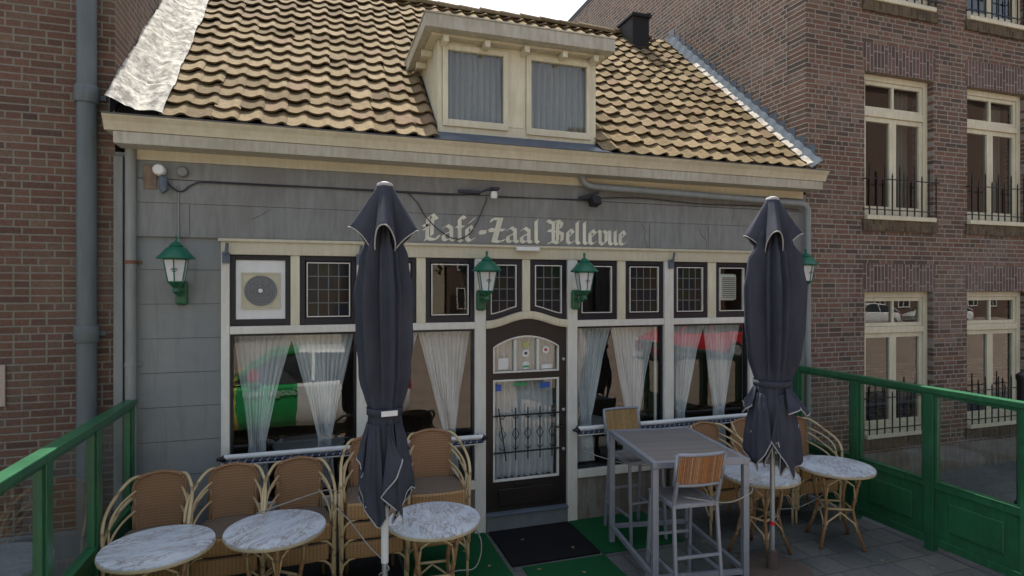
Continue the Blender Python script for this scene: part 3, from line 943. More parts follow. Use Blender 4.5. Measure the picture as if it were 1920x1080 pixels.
# shelf beams: dark reveal behind the panes
# transoms above the door with curved bottom
def headcurve(x):
    u = (x-1.615)/(2.52-1.615)
    return 2.135 + .095*(.5-.5*math.cos(2*PI*u))**1.0
for (x0, x1, r) in ((1.615, 2.01, 0), (2.10, 2.52, 1)):
    n = 12
    xs = [x0+.003+(x1-x0-.006)*q/n for q in range(n+1)]
    def rows_(ins, y0_, y1_):
        pass
    def ringcurve(b, ia, ib, y0_, y1_):
        """frame following the curved bottom: between inset ia and ib"""
        L0, L1 = x0+ia, x1-ia; M0, M1 = x0+ib, x1-ib
        xo = [L0+(L1-L0)*q/n for q in range(n+1)]; xi = [M0+(M1-M0)*q/n for q in range(n+1)]
        bot_o = [(x_, headcurve(x_)+.03+ia) for x_ in xo]; bot_i = [(x_, headcurve(x_)+.03+ib) for x_ in xi]
        for q in range(n):
            b.prism([bot_o[q], bot_o[q+1], bot_i[q+1], bot_i[q]], y0_, y1_)
        b.prism([(L0, bot_o[0][1]), (M0, bot_i[0][1]), (M0, 2.80-ib), (L0, 2.80-ia)], y0_, y1_)
        b.prism([(M1, bot_i[-1][1]), (L1, bot_o[-1][1]), (L1, 2.80-ia), (M1, 2.80-ib)], y0_, y1_)
        b.prism([(L0, 2.80-ia), (M0, 2.80-ib), (M1, 2.80-ib), (L1, 2.80-ia)], y0_, y1_)
    mb = MB(); ringcurve(mb, .002, .05, -.012, .05)
    fr = mb.build('transom_window', M['black_sash'], cafe, world=True)
    mb = MB(); ringcurve(mb, .058, .068, -.016, .02)
    mb.build('glazing_bead', Wd, fr, world=True)
    pts = [(x_, headcurve(x_)+.08) for x_ in [x0+.05+(x1-x0-.1)*q/n for q in range(n+1)]] + [(x1-.05, 2.75), (x0+.05, 2.75)]
    mb = MB(); mb.prism(pts, .012, .016)
    mb.build('leaded_pane', M['lead_glass'], fr, world=True)
    mb = MB()
    for q in (1, 2):
        xx = x0+.07+(x1-x0-.14)*q/3; mb.box(xx-.004, xx+.004, .004, .0115, headcurve(xx)+.1, 2.735)
    for zz in (2.37, 2.49, 2.61):
        mb.box(x0+.07, x1-.07, .003, .0112, zz-.004, zz+.004)
    mb.build('lead_grid', M['grille_grey'], fr, world=True)
mb = MB(); mb.box(2.012, 2.098, -.03, .085, 2.25, 2.80)
mb.build('mullion', Cr, cafe, world=True, bevel=.004)
# curved door head
mb = MB(); n = 26
for (o0, o1, ya) in ((-.035, .03, -.055), (-.05, -.035, -.045)):
    for q in range(n):
        xa = 1.6152+.9046*q/n; xb = 1.6152+.9046*(q+1)/n
        mb.prism([(xa, headcurve(xa)+o0), (xb, headcurve(xb)+o0), (xb, headcurve(xb)+o1), (xa, headcurve(xa)+o1)], ya, .08)
mb.build('door_head', Cr, cafe, world=True)

# door
DXA, DXB = 1.618, 2.517
mb = MB()
def lite_top(x):   # arched top edge of small glazing
    u = (x-1.70)/(2.43-1.70)
    return 1.885 + .118*math.sin(PI*min(max(u, 0), 1))**.8
n = 24
xs = [1.70+.73*q/n for q in range(n+1)]
mb.box(DXA, 1.70, -.0, .05, .17, 2.10); mb.box(2.43, DXB, -.0, .05, .17, 2.10)
mb.box(1.70, 2.43, 0, .05, .17, .50); mb.box(1.70, 2.43, 0, .05, 1.55, 1.62)
for q in range(n):
    mb.prism([(xs[q], lite_top(xs[q])), (xs[q+1], lite_top(xs[q+1])), (xs[q+1], headcurve(xs[q+1])-.052), (xs[q], headcurve(xs[q])-.052)], 0, .05)
xx = [DXA+(1.70-DXA)*q/3 for q in range(4)]
for q in range(3): mb.prism([(xx[q], 2.10), (xx[q+1], 2.10), (xx[q+1], headcurve(xx[q+1])-.052), (xx[q], headcurve(xx[q])-.052)], 0, .05)
xx = [2.43+(DXB-2.43)*q/3 for q in range(4)]
for q in range(3): mb.prism([(xx[q], 2.10), (xx[q+1], 2.10), (xx[q+1], headcurve(xx[q+1])-.052), (xx[q], headcurve(xx[q])-.052)], 0, .05)
door = mb.build('door', M['door_black'], cafe, world=True)
mb = MB(); mb.box(1.76, 2.37, -.012, 0, .24, .42)
mb.build('kick_panel', M['door_black'], door, world=True, bevel=.006)
mb = MB(); mb.box(1.93, 2.14, -.017, -.001, .44, .475)
mb.build('letter_slot', M['iron'], door, world=True, bevel=.004)
mb = MB()
mb.ring(1.70, 2.43, .50, 1.55, .018, -.012, .02)
mb.box(1.70, 1.716, -.012, .02, 1.62, 1.87); mb.box(2.414, 2.43, -.012, .02, 1.62, 1.87); mb.box(1.716, 2.414, -.012, .02, 1.62, 1.637)
for q in range(n):
    mb.prism([(xs[q], lite_top(xs[q])-.016), (xs[q+1], lite_top(xs[q+1])-.016), (xs[q+1], lite_top(xs[q+1])), (xs[q], lite_top(xs[q]))], -.012, .02)
mb.box(1.925, 1.95, -.014, .02, 1.637, 1.965); mb.box(2.178, 2.203, -.014, .02, 1.637, 1.965)
mb.build('door_glazing_frame', Wd, door, world=True)
mb = MB(); mb.quad((1.71, .022, .51), (2.42, .022, .51), (2.42, .022, 1.54), (1.71, .022, 1.54))
mb.prism([(x_, 1.63) for x_ in (1.71, 2.42)] + [(x_, lite_top(x_)-.008) for x_ in xs[::-1] if 1.71 < x_ < 2.42], .022, .0225)
mb.build('door_pane', M['glass'], door, world=True)
# iron grille on the door
mb = MB()
for z in (.80, 1.18): mb.box(1.70, 2.43, -.032, -.02, z-.008, z+.008)
for q in range(5):
    x = 1.80+.135*q if q else 1.75
    x2 = x if q else 1.83
    mb.tube([(x, -.036, 1.26), (x2, -.036, .72)], .007, 6)
    c = ((x+x2)/2, .99)
    mb.tube([(c[0]-.035, -.036, c[1]), (c[0], -.036, c[1]+.07), (c[0]+.035, -.036, c[1]), (c[0], -.036, c[1]-.07)], .0055, 6, closed=True)
    for dz in (.16, -.16):
        mb.tube([(c[0]-.028, -.036, c[1]+dz+.03), (c[0]-.012, -.036, c[1]+dz), (c[0]+.012, -.036, c[1]+dz), (c[0]+.028, -.036, c[1]+dz+.03)], .005, 6)
mb.build('door_grille', M['iron'], door, world=True, smooth=True)
mb = MB(); mb.tube([(2.47, -.05, 1.03), (2.36, -.055, 1.03)], .009, 8); mb.tube([(2.47, 0, 1.03), (2.47, -.055, 1.03)], .009, 8); mb.box(2.455, 2.485, -.008, 0, .92, 1.10)
mb.build('door_handle', M['iron'], door, world=True, smooth=True)
for z in (1.74, 1.20, .78):
    d = MB(); d.lathe([(.018, 0), (.018, .012), (.01, .02)], 14); m_ = Matrix.Translation((2.485, -.001, z)) @ Matrix.Rotation(R(90), 4, 'X'); d.v = [m_ @ p for p in d.v]
    d.build('door_lock', M['steel'], door, world=True, smooth=True)
def disc(x, z, r, m, name, y=-.0, t=.002, par=None, n=20):
    d = MB(); d.lathe([(r, 0), (r, t)], n); m_ = Matrix.Translation((x, y, z)) @ Matrix.Rotation(R(90), 4, 'X'); d.v = [m_ @ p for p in d.v]
    return d.build(name, m, par, world=True)
for x, z, r, m, m2 in ((2.065, 1.90, .034, 'yellow', None), (2.065, 1.815, .042, 'white_plain', 'iron'), (2.065, 1.69, .042, 'white_plain', 'sticker_green'), (2.29, 1.845, .042, 'white_plain', 'red')):
    s_ = disc(x, z, r, M[m], 'sticker', .018, .002, door)
    if m2:
        mbx = MB(); mbx.box(x-r*.35, x+r*.35, .0135, .0155, z-r*.3, z+r*.3) if m2 != 'sticker_green' else mbx.box(x-r*.8, x+r*.8, .0135, .0155, z-r*.6, z-r*.1)
        mbx.build('sticker_print', M[m2], s_, world=True)
for x0, x1, z0, z1, m in ((1.76, 1.87, 1.655, 1.77, 'white_plain'), (2.24, 2.36, 1.645, 1.69, 'white_plain'), (1.735, 1.795, 1.43, 1.50, 'blue'), (1.93, 2.08, 1.475, 1.51, 'sticker_green'), (2.22, 2.34, 1.44, 1.50, 'blue')):
    mb = MB(); mb.box(x0, x1, .016, .018, z0, z1); mb.build('sticker', M[m], door, world=True)
mb = MB(); mb.box(1.616, 2.519, -.055, .09, .0, .165)
mb.build('door_step', M['stone'], cafe, world=True, bevel=.012)
mb = MB(); mb.box(1.617, 2.518, -.075, .08, .1655, .19)
mb.build('threshold', M['lead_blue'], cafe, world=True, bevel=.006)
# hardware on posts (awning brackets)
for x in (-.79, .36, 3.78):
    mb = MB(); mb.box(x-.025, x+.03, -.075, -.041, 2.72, 2.82); mb.tube([(x+.01, -.085, 2.80), (x+.02, -.10, 2.90)], .014, 8)
    mb.build('awning_bracket', M['lead_blue'], cafe, world=True, smooth=True)

# curtains ----------------------------------------------------
def curtain(x0, x1, b0, b1, z0, z1, y, m, name, pleats, zt=None, par=None):
    mb = MB(); rows = []
    nz, nx = 22, pleats*8
    for i in range(nz+1):
        t_ = i/nz
        z = z1 + (z0-z1)*t_
        e = t_**.92
        l = x0+(b0-x0)*e; r = x1+(b1-x1)*e
        rows.append([(l+(r-l)*j/nx + .006*math.sin(j*.9+z*6), y + (.018+.01*t_)*math.sin(2*PI*pleats*j/nx + .5*math.sin(z*3+j*.05)) + .007*math.sin(j*.37), z) for j in range(nx+1)])
    if zt is not None:
        for i in range(1, 7):
            t_ = i/6; z = z0+(zt-z0)*t_; w = (b1-b0)*(.5+.35*t_); c = (b0+b1)/2
            rows.append([(c-w+2*w*j/nx, y + .02*math.sin(2*PI*pleats*j/nx), z) for j in range(nx+1)])
    mb.strip(rows)
    return mb.build(name, m, par, world=par is not None, smooth='all', recalc=False)
cur = [(-.745, -.235, -.62, -.48, 'leftmost sheer white curtain, in the window left of the first parasol'),
       (-.265, .33, -.01, .11, 'sheer white tied curtain in the leftmost window, its half next to the first parasol'),
       (.46, .95, .60, .70, 'sheer white tied curtain half hidden behind the first parasol'),
       (.945, 1.49, 1.20, 1.33, 'sheer white tied curtain just left of the dark door'),
       (2.645, 3.12, 2.74, 2.87, 'sheer white tied curtain just right of the dark door'),
       (3.11, 3.70, 3.32, 3.47, 'sheer white tied curtain behind the tall stool with the yellowish back'),
       (3.84, 4.36, 3.97, 4.08, 'sheer white tied curtain left half of the window beside the second parasol'),
       (4.34, 4.87, 4.50, 4.63, 'sheer white tied curtain touching the left edge of the second parasol')]
for i, (a_, b_, c_, d_, lab) in enumerate(cur):
    o = curtain(a_, b_, c_, d_, 1.05, 2.075, .13, M['sheer'], 'curtain', 11 if i % 2 else 9, .58)
    tag(o, lab, 'curtain', 'sheer curtains in the cafe windows')
o = curtain(1.72, 2.41, 1.72, 2.41, .5, 1.56, .11, M['sheer'], 'curtain', 10)
tag(o, 'pleated sheer curtain behind the lower glass of the door', 'curtain')
o = curtain(1.72, 2.41, 1.72, 2.41, 1.60, 1.99, .11, M['sheer'], 'curtain', 10)
tag(o, 'short pleated curtain behind the arched upper glass of the door', 'curtain')
o = curtain(1.22, 1.81, 1.22, 1.81, 4.12, 4.94, .08, M['net'], 'curtain', 9)
tag(o, 'pleated net curtain in the left window of the dormer', 'curtain', 'net curtains in the dormer')
o = curtain(2.10, 2.75, 2.10, 2.75, 4.12, 4.94, .08, M['net'], 'curtain', 9)
tag(o, 'pleated net curtain in the right window of the dormer', 'curtain', 'net curtains in the dormer')

# interior furniture seen dimly through the glass
def inner_table(x, y, lab):
    t = thing('dining_table', lab, 'table', (x, y, .12), 0, 'tables inside the cafe')
    mb = MB(); mb.lathe([(.36, .70), (.37, .715), (.36, .73)], 28); mb.build('tabletop', M['white_plain'], t, smooth=True)
    mb = MB(); mb.lathe([(.22, 0), (.20, .02), (.03, .05), (.03, .70)], 16); mb.build('pedestal', M['iron'], t, smooth=True)
inner_table(-.1, .85, 'round white table inside the leftmost window')
inner_table(3.1, .9, 'round white table inside, seen under the curtain right of the door')
for x, y, rz, lab in ((.6, .9, 1.4, 'dark chair inside behind the left window'), (1.15, 1.0, 2.2, 'dark chair inside behind the window left of the door'), (2.75, 1.2, -.6, 'dark chair inside right of the door'), (4.3, 1.0, .8, 'dark chair inside near the second parasol')):
    t = thing('dining_chair', lab, 'chair', (x, y, .12), rz, 'dark chairs inside the cafe')
    mb = MB(); mb.box(-.2, .2, -.2, .2, .43, .46); mb.build('seat', M['dark_wood'], t, bevel=.01)
    mb = MB(); mb.ring(-.19, .19, .55, .92, .035, .17, .2); mb.box(-.02, .02, .172, .198, .585, .885); mb.build('backrest', M['dark_wood'], t, bevel=.006)
    for sx in (-.17, .17):
        for sy, h in ((-.17, .43), (.185, .55)):
            mb = MB(); mb.box(sx-.018, sx+.018, sy-.018, sy+.018, 0, h); mb.build('leg', M['dark_wood'], t)

# extractor & air unit
t = thing('air_unit', 'beige louvred air unit behind the transom pane beside the second parasol', 'air conditioner', (4.64, .10, 2.35))
mb = MB(); mb.box(-.12, .13, -.05, .06, 0, .32); mb.build('housing', M['white_plain'], t, bevel=.03)
mb = MB()
for k in range(11): mb.box(-.085, .10, -.058, -.0505, .035+.023*k, .046+.023*k)
mb.build('louvres', M['grille_grey'], t)

# wooden / tube bars in front of the windows
def window_bar(xa, xb, lab):
    t = thing('awning_bar', lab, 'bar', ((xa+xb)/2, -.13, 1.0), 0, 'white bars across the shop windows')
    w = (xb-xa)/2
    mb = MB(); mb.tube([(-w, 0, .012), (w, 0, .012)], .024, 14); mb.build('tube', M['white_plain'], t, smooth=True)
    mb = MB(); mb.tube([(-w, -.012, -.03), (w, -.012, -.03)], .017, 10)
    fr = mb.build('valance_roll', M['blue_dark'], t, smooth=True)
    mb = MB(); x = -w+.03
    while x < w-.03:
        mb.tube([(x, -.012-.001, -.0475), (x+.014, -.0305, -.03), (x+.03, -.012, -.0125)], .004, 5); x += .062
    mb.tube([(-w, -.012, -.056), (w, -.012, -.056)], .007, 6)
    mb.build('valance_stripes', M['white_plain'], fr)
    for s in (-1, 1):
        mb = MB(); mb.lathe([(.004, -.04), (.028, -.02), (.034, 0), (.02, .02), (.012, .05)], 12)
        m_ = Matrix.Translation((s*(w+.01), 0, 0)) @ Matrix.Rotation(R(90)*s, 4, 'Y'); mb.v = [m_ @ p for p in mb.v]
        mb.build('end_knob', M['iron'], t, smooth=True)
        mb = MB(); mb.box(s*(w-.03)-.012, s*(w-.03)+.012, 0.02, .088, -.01, .02); mb.build('wall_bracket', M['iron'], t)
M['blue_dark'] = paint('dark_blue_cloth', (.02, .03, .06), .6, .2, 4)
window_bar(-.79, 1.555, 'white bar with dark blue rolled valance across the two left windows')
window_bar(2.60, 4.93, 'white bar with dark blue rolled valance across the two right windows')

# ---------------------------------------------------------------- neighbours
lb = thing('brick_building', 'left neighbour of dull red brick, its right end touching the cafe', 'building', (-5, 0, 0))
mb = MB(); mb.box(-9, XL-.002, -.0, .3, .48, 4.98)
mb.build('front_wall', M['brick_left'], lb, world=True)
mb = MB(); mb.prism_x([(.3, 0), (9, 0), (9, 5.2), (4.6, 8.5), (.3, 5.28)], -1.95, XL-.001); mb.prism_x([(.0, 4.981), (.299, 4.981), (.299, 5.28)], -1.95, XL-.001)
mb.build('side_wall', M['brick_left_side'], lb, world=True)
mb = MB(); mb.box(-9, XL-.003, -.04, .3, 0, .48)
mb.build('plinth', M['stone'], lb, world=True, bevel=.01)
mb = MB(); mb.prism_x([(-.02, 4.985), (.3, 5.285), (4.6, 8.505), (4.6, 8.6), (.2, 5.3), (-.04, 5.06)], -9, XL-.02)
mb.build('roof', M['chimney'], lb, world=True)

rb = thing('brick_building', 'tall right neighbour of mixed red brick with cream french windows and black railings', 'building', (8, 0, 0))
wins = []
for (xa, xb) in ((6.72, 7.95), (8.60, 9.83)):
    for (za, zb) in ((.57, 2.45), (3.42, 5.32), (6.27, 8.17)):
        wins.append((xa, xb, za, zb))
mb = MB(); wall_holes(mb, XR+.002, 14, .35, 8.9, 0, .3, wins)
mb.build('front_wall', M['brick_right'], rb, world=True, recalc=False)
mb = MB(); mb.box(XR+.001, XR+.3, .3, 10, 0, 8.9)
mb.build('side_wall', M['brick_right_side'], rb, world=True)
mb = MB(); mb.box(XR+.003, 14, -.02, .3, 0, .35)
mb.build('plinth', M['plinth'], rb, world=True)
mb = MB(); mb.box(XR, 14, -.0, 10, 8.9, 9.02)
mb.build('roof', M['chimney'], rb, world=True)
mb = MB(); mb.box(XR+.3, 14, 2.8, 2.9, 0, 8.9); mb.box(XR+.3, 14, .3, 2.8, 0, .1); mb.box(XR+.3, 14, .3, 2.8, 2.9, 3.1); mb.box(XR+.3, 14, .3, 2.8, 5.8, 6.0); mb.box(13.9, 14, .3, 2.8, .1, 8.9)
mb.build('rooms', M['interior'], rb, world=True)
for (xa, xb, za, zb) in wins:
    # soldier course lintel, frame, sill
    mb = MB(); mb.box(xa-.03, xb+.03, -.003, .05, zb+.001, zb+.37 if zb < 8 else zb+.3)
    w = MB()
    F = MB(); F.ring(xa+.001, xb-.001, za+.03, zb-.001, .075, .08, .16)
    zt = zb-.50
    F.box(xa+.076, xb-.076, .075, .16, zt-.05, zt+.035)
    wf = F.build('french_window', M['cream_light'], rb, world=True, bevel=.005)
    mb.build('soldier_course', M['soldier'], rb, world=True)
    mid = (xa+xb)/2
    F = MB(); F.ring(xa+.077, xb-.077, zt+.037, zb-.077, .05, .10, .15); F.box(mid-.02, mid+.02, .10, .15, zt+.087, zb-.127)
    F.build('transom_sash', M['cream_light'], wf, world=True, bevel=.003)
    for s in (0, 1):
        p0 = xa+.077 if s == 0 else mid+.001; p1 = mid-.001 if s == 0 else xb-.077
        F = MB(); F.ring(p0, p1, za+.107, zt-.052, .06, .10, .15)
        F.build('casement', M['cream_light'], wf, world=True, bevel=.003)
    F = MB(); F.quad((xa+.09, .125, za+.12), (xb-.09, .125, za+.12), (xb-.09, .125, zb-.09), (xa+.09, .125, zb-.09))
    F.build('window_pane', M['glass_r'] if 'glass_r' in M else M.setdefault('glass_r', glass('neighbour_glass', (.62, .66, .66), .11)), wf, world=True)
    F = MB(); F.box(xa-.0, xb+.0, -.05, .14, za-.03, za+.03)
    F.build('window_sill', M['cream_light'], rb, world=True, bevel=.008)
    F = MB(); F.box(xa-.05, xb+.05, -.03, .0, za-.17, za-.031)
    F.build('brick_sill', M['brick_sill'], rb, world=True)
    # railing
    F = MB()
    r0, r1 = za+.10, za+.60
    for z in (r0, r1-.10): F.box(xa-.03, xb+.03, -.062, -.046, z-.006, z+.006)
    for sx in (xa-.03, xb+.02): F.box(sx, sx+.012, -.046, .0, r1-.11, r1-.098); F.box(sx, sx+.012, -.046, 0, r0-.006, r0+.006)
    kk = 10
    for q in range(kk):
        x = xa+.02+(xb-xa-.04)*q/(kk-1)
        top = r1+.05 if q % 2 == 0 else r1-.06
        F.box(x-.006, x+.006, -.0605, -.0475, za+.031, top)
        F.prism([(x-.011, top), (x+.011, top), (x, top+.04)], -.058, -.05)
    F.build('balcony_railing', M['iron'], rb, world=True)
    # drapes / blinds inside
    if za < 1:
        F = MB(); z = za+.15
        while z < zt-.5:
            F.box(xa+.1, xb-.1, .25, .29, z, z+.006); z += .045
        F.build('blind', M['grille_grey'], wf, world=True)
    else:
        curtain(xb-.42, xb-.12, xb-.42, xb-.12, za+.1, zb-.1, .3, M['drape'], 'drape', 4, None, wf)
        curtain(xa+.10, xa+.26, xa+.10, xa+.26, za+.1, zb-.1, .3, M['drape'], 'drape', 3, None, wf)

# ---------------------------------------------------------------- drainpipes
t = thing('drainpipe', 'broad blue grey drainpipe on the left brick wall', 'drainpipe', (-1.83, -.08, 0))
mb = MB(); mb.tube([(0, 0, .05), (0, 0, 4.97)], .072, 20); mb.build('pipe', M['pipe_blue'], t, smooth=True)
for z in (2.12, 4.10):
    mb = MB(); mb.lathe([(.083, -.07), (.088, -.06), (.088, .06), (.083, .07)], 20, (0, 0, z)); mb.box(-.12, .12, .06, .078, z-.02, z+.02); mb.build('pipe_collar', M['pipe_blue'], t, smooth=True)
t = thing('drainpipe', 'thin grey painted drainpipe at the left corner of the cafe wall', 'drainpipe', (-1.52, -.055, 0))
mb = MB(); mb.tube([(0, 0, .02), (0, 0, 3.68)], .043, 16); mb.build('pipe', M['pipe_plaster'], t, smooth=True)
for z, m in ((2.72, 'rust'), (1.85, 'pipe_plaster')):
    if m == 'rust' and 'rust' not in M: M['rust'] = paint('rusty_band', (.20, .09, .06), .8, .5, 8)
    mb = MB(); mb.lathe([(.047, -.015), (.049, 0), (.047, .015)], 16, (0, 0, z)); mb.box(-.075, .075, .03, .045, z-.012, z+.012); mb.build('pipe_clip', M[m], t, smooth=True)
t = thing('drainpipe', 'grey plastic pipe bending from the gutter along the top and down the right corner', 'drainpipe', (4.2, -.10, 3.56))
pts = [(2.66, 0, .13+3.56), (2.665, 0, 3.66), (2.69, 0, 3.62), (2.74, 0, 3.595), (2.82, 0, 3.585), (4.2, 0, 3.56), (5.6, 0, 3.53), (5.66, 0, 3.51), (5.69, 0, 3.46), (5.69, 0, 3.3), (5.69, 0, 1.5), (5.69, 0, .02)]
mb = MB(); mb.tube([(x-4.2, y, z-3.56) for x, y, z in pts], .036, 14); mb.build('pipe', M['pvc'], t, smooth=True)
for x, z in ((3.4, 3.575), (4.9, 3.545)):
    mb = MB(); mb.tube([(x-4.2-.012, 0, z-3.56), (x-4.2+.012, 0, z-3.56)], .041, 14); mb.box(x-4.2-.01, x-4.2+.01, .03, .07, z-3.58, z-3.54); mb.build('pipe_clip', M['pvc'], t, smooth=True)

# ---------------------------------------------------------------- wall gadgets and cables
t = thing('wall_siren', 'small white round sensor on a rusty plate under the left end of the gutter', 'sensor', (-1.30, -.03, 3.45))
mb = MB(); mb.box(-.13, -.03, -.008, 0, -.10, .11)
if 'rust' not in M: M['rust'] = paint('rusty_band', (.20, .09, .06), .8, .5, 8)
M['rust_pale'] = paint('rust_plate', (.24, .20, .14), .8, .8, 9, dcol=(.13, .07, .05))
mb.build('wall_plate', M['rust_pale'], t, bevel=.006)
mb = MB(); mb.lathe([(.045, 0), (.05, .02), (.05, .07), (.04, .09)], 16); m_ = Matrix.Translation((.0, -.005, .06)) @ Matrix.Rotation(R(90), 4, 'X'); mb.v = [m_ @ p for p in mb.v]
mb.build('sensor_head', M['white_plain'], t, smooth=True)
mb = MB(); mb.tube([(.03, -.05, 0), (.03, -.06, -.1), (.05, -.06, -.12)], .035, 10); mb.build('sensor_body', M['lead_blue'], t, smooth=True)
t = thing('wall_bell', 'small round grey box beside the white sensor', 'junction box', (-1.13, -.031, 3.51))
mb = MB(); mb.lathe([(.045, 0), (.045, .03), (.036, .045)], 18); m_ = Matrix.Rotation(R(90), 4, 'X'); mb.v = [m_ @ p for p in mb.v]
mb.build('box', M['sign_grey'], t, smooth=True)
def cable(pts, r, m, label, name='cable', n=5, sub=5):
    P = [Vector(p) for p in pts]; out = []
    for i in range(len(P)-1):
        p0 = P[max(i-1, 0)]; p1 = P[i]; p2 = P[i+1]; p3 = P[min(i+2, len(P)-1)]
        for k in range(sub):
            t_ = k/sub
            out.append(.5*((2*p1) + (-p0+p2)*t_ + (2*p0-5*p1+4*p2-p3)*t_*t_ + (-p0+3*p1-3*p2+p3)*t_**3))
    out.append(P[-1])
    mb = MB(); mb.tube(out, r, n)
    return tag(mb.build(name, m, smooth='all'), label, 'cable')
cable([(-1.28, -.06, 3.47), (-1.22, -.05, 3.38), (-1.14, -.045, 3.34), (-1.06, -.045, 3.40), (-.95, -.045, 3.43), (-.5, -.045, 3.43), (0, -.045, 3.435), (.6, -.045, 3.43), (1.2, -.045, 3.43), (1.55, -.045, 3.45)], .007, M['cable'], 'dark cable clipped along the grey fascia from the white sensor to the small arm')
cable([(.82, -.045, 3.43), (.92, -.045, 3.33), (1.0, -.045, 3.2), (1.15, -.045, 3.06), (1.3, -.045, 2.99), (1.42, -.045, 3.03), (1.5, -.045, 3.13), (1.58, -.045, 3.3), (1.62, -.06, 3.42)], .005, M['cable'], 'loose cable hanging in a loop across the word painted on the left of the sign')
cable([(1.70, -.045, 3.43), (2.2, -.045, 3.44), (2.72, -.045, 3.45)], .005, M['cable'], 'straight cable from the small arm to the floodlight')
cable([(2.80, -.045, 3.47), (3.4, -.045, 3.50), (4.2, -.045, 3.47), (5.0, -.045, 3.48), (5.6, -.045, 3.46)], .006, M['cable'], 'thin cable right of the floodlight under the grey plastic pipe')
cable([(-1.165, -.035, 3.39), (-1.165, -.035, 3.0), (-1.165, -.035, 2.80)], .009, M['pvc'], 'straight grey conduit running down to the leftmost lantern')
t = thing('spotlight', 'white spotlight on a dark folding arm above the painted sign', 'lamp', (1.62, -.04, 3.47))
mb = MB(); mb.bar((-.30, -.02, 0), (-.08, -.04, -.005), .03, .03); mb.bar((-.08, -.04, -.005), (.02, -.12, .03), .02, .02); mb.build('arm', M['cable'], t)
mb = MB(); mb.box(-.01, .07, -.16, -.04, .01, .04, Matrix.Rotation(.2, 4, 'Z')); mb.build('hood', M['cable'], t, bevel=.008)
mb = MB(); mb.lathe([(.03, 0), (.038, .02), (.03, .07)], 12, (.05, -.1, -.07)); mb.build('lamp_head', M['white_plain'], t, smooth=True)
t = thing('floodlight', 'black floodlight on a bracket above the end of the sign', 'lamp', (2.76, -.03, 3.43))
mb = MB(); mb.bar((-.12, -.02, .03), (.07, -.12, .09), .02, .03); mb.bar((-.12, -.02, .02), (.10, -.04, .015), .02, .025); mb.build('bracket', M['iron'], t)
mb = MB(); mb.box(-.055, .055, -.15, -.05, -.10, .0, Matrix.Rotation(.25, 4, 'Z') @ Matrix.Rotation(-.4, 4, 'X')); mb.build('lamp_head', M['iron'], t, bevel=.015)
t = thing('sign_lamp', 'narrow white lamp housing under the middle of the painted sign', 'lamp', (2.05, -.08, 2.90))
mb = MB(); mb.box(-.13, .13, -.03, .015, -.02, .025); mb.build('housing', M['white_plain'], t, bevel=.012)
# small sign at the left edge
t = thing('wall_sign', 'pale rectangular plate on the brick wall at the left edge', 'sign', (-2.56, -.006, 1.54))
mb = MB(); mb.box(-.16, .15, -.012, 0, 0, .34); mb.build('plate', M['rust_plate2'] if 'rust_plate2' in M else M.setdefault('rust_plate2', paint('pale_plate', (.42, .34, .28), .5, .3, 5)), t, bevel=.006)

# ---------------------------------------------------------------- lanterns
def lantern(x, z, lab, first=None, hang=True):
    """wall lantern: x position, z of the roof brim"""
    if first is not None: return dup(first, (x, -.0, z), 0, lab)
    t = thing('wall_lantern', lab, 'lantern', (x, 0, z), 0, 'green wall lanterns')
    cy = -.24
    n = 6
    def hexring(r, zz): return [(r*math.cos(PI/3*j+PI/6), cy+r*math.sin(PI/3*j+PI/6), zz) for j in range(n)]
    mb = MB(); mb.lathe([(.142, -.006), (.145, .004), (.115, .035), (.075, .085), (.05, .095), (.055, .105), (.03, .13), (.012, .14), (.010, .165), (.016, .175), (.004, .195)], 24, (0, cy, 0))
    mb.build('lamp_roof', M['lamp_green'], t, smooth=True)
    mb = MB()
    a_ = hexring(.098, -.01); b_ = hexring(.062, -.20)
    for j in range(n):
        k = (j+1) % n
        mb.quad(a_[j], a_[k], b_[k], b_[j])
    mb.build('lamp_glass', M['frosted'], t)
    mb = MB()
    for j in range(n): mb.tube([a_[j], b_[j]], .0055, 6)
    mb.tube(b_, .008, 6, closed=True); mb.tube(a_, .006, 6, closed=True)
    mb.build('lamp_frame', M['lamp_green'], t)
    mb = MB()
    mb.tube([(0-.025, cy-.078, -.10), (-.012, cy-.081, -.088), (.0, cy-.081, -.10), (.012, cy-.081, -.088), (.025, cy-.078, -.10)], .0035, 5)
    mb.tube([(-.016, cy-.0765, -.108), (0, cy-.0765, -.116), (.016, cy-.0765, -.108)], .003, 5)
    mb.build('emblem', M['iron'], t)
    mb = MB(); mb.lathe([(.012, -.30), (.030, -.28), (.022, -.25), (.05, -.22), (.066, -.205)], 18, (0, cy, 0)); mb.build('lamp_base', M['green'], t, smooth=True)
    mb = MB(); mb.tube([(0, cy, -.26), (0, cy+.05, -.30), (0, -.10, -.31), (0, -.03, -.28)], .018, 8)
    mb.tube([(0, cy, -.23), (0, -.03, -.23)], .022, 8); mb.build('arm', M['green'], t, smooth=True)
    mb = MB(); mb.box(-.05, .05, -.05, -.0, -.40, -.19); mb.build('wall_plate', M['green'], t, bevel=.022)
    return t
l0 = lantern(-1.14, 2.75, 'green wall lantern leftmost of the four, on the plain grey wall')
l0.location.y = -.002
for x, z, lab in ((1.555, 2.67, 'green wall lantern on the post left of the dark door'), (2.60, 2.67, 'green wall lantern on the post right of the dark door'), (5.52, 2.78, 'green wall lantern rightmost of the four, half hidden by the second parasol')):
    o = lantern(x, z, lab, l0); o.location.y = -.042 if x < 5 else -.002

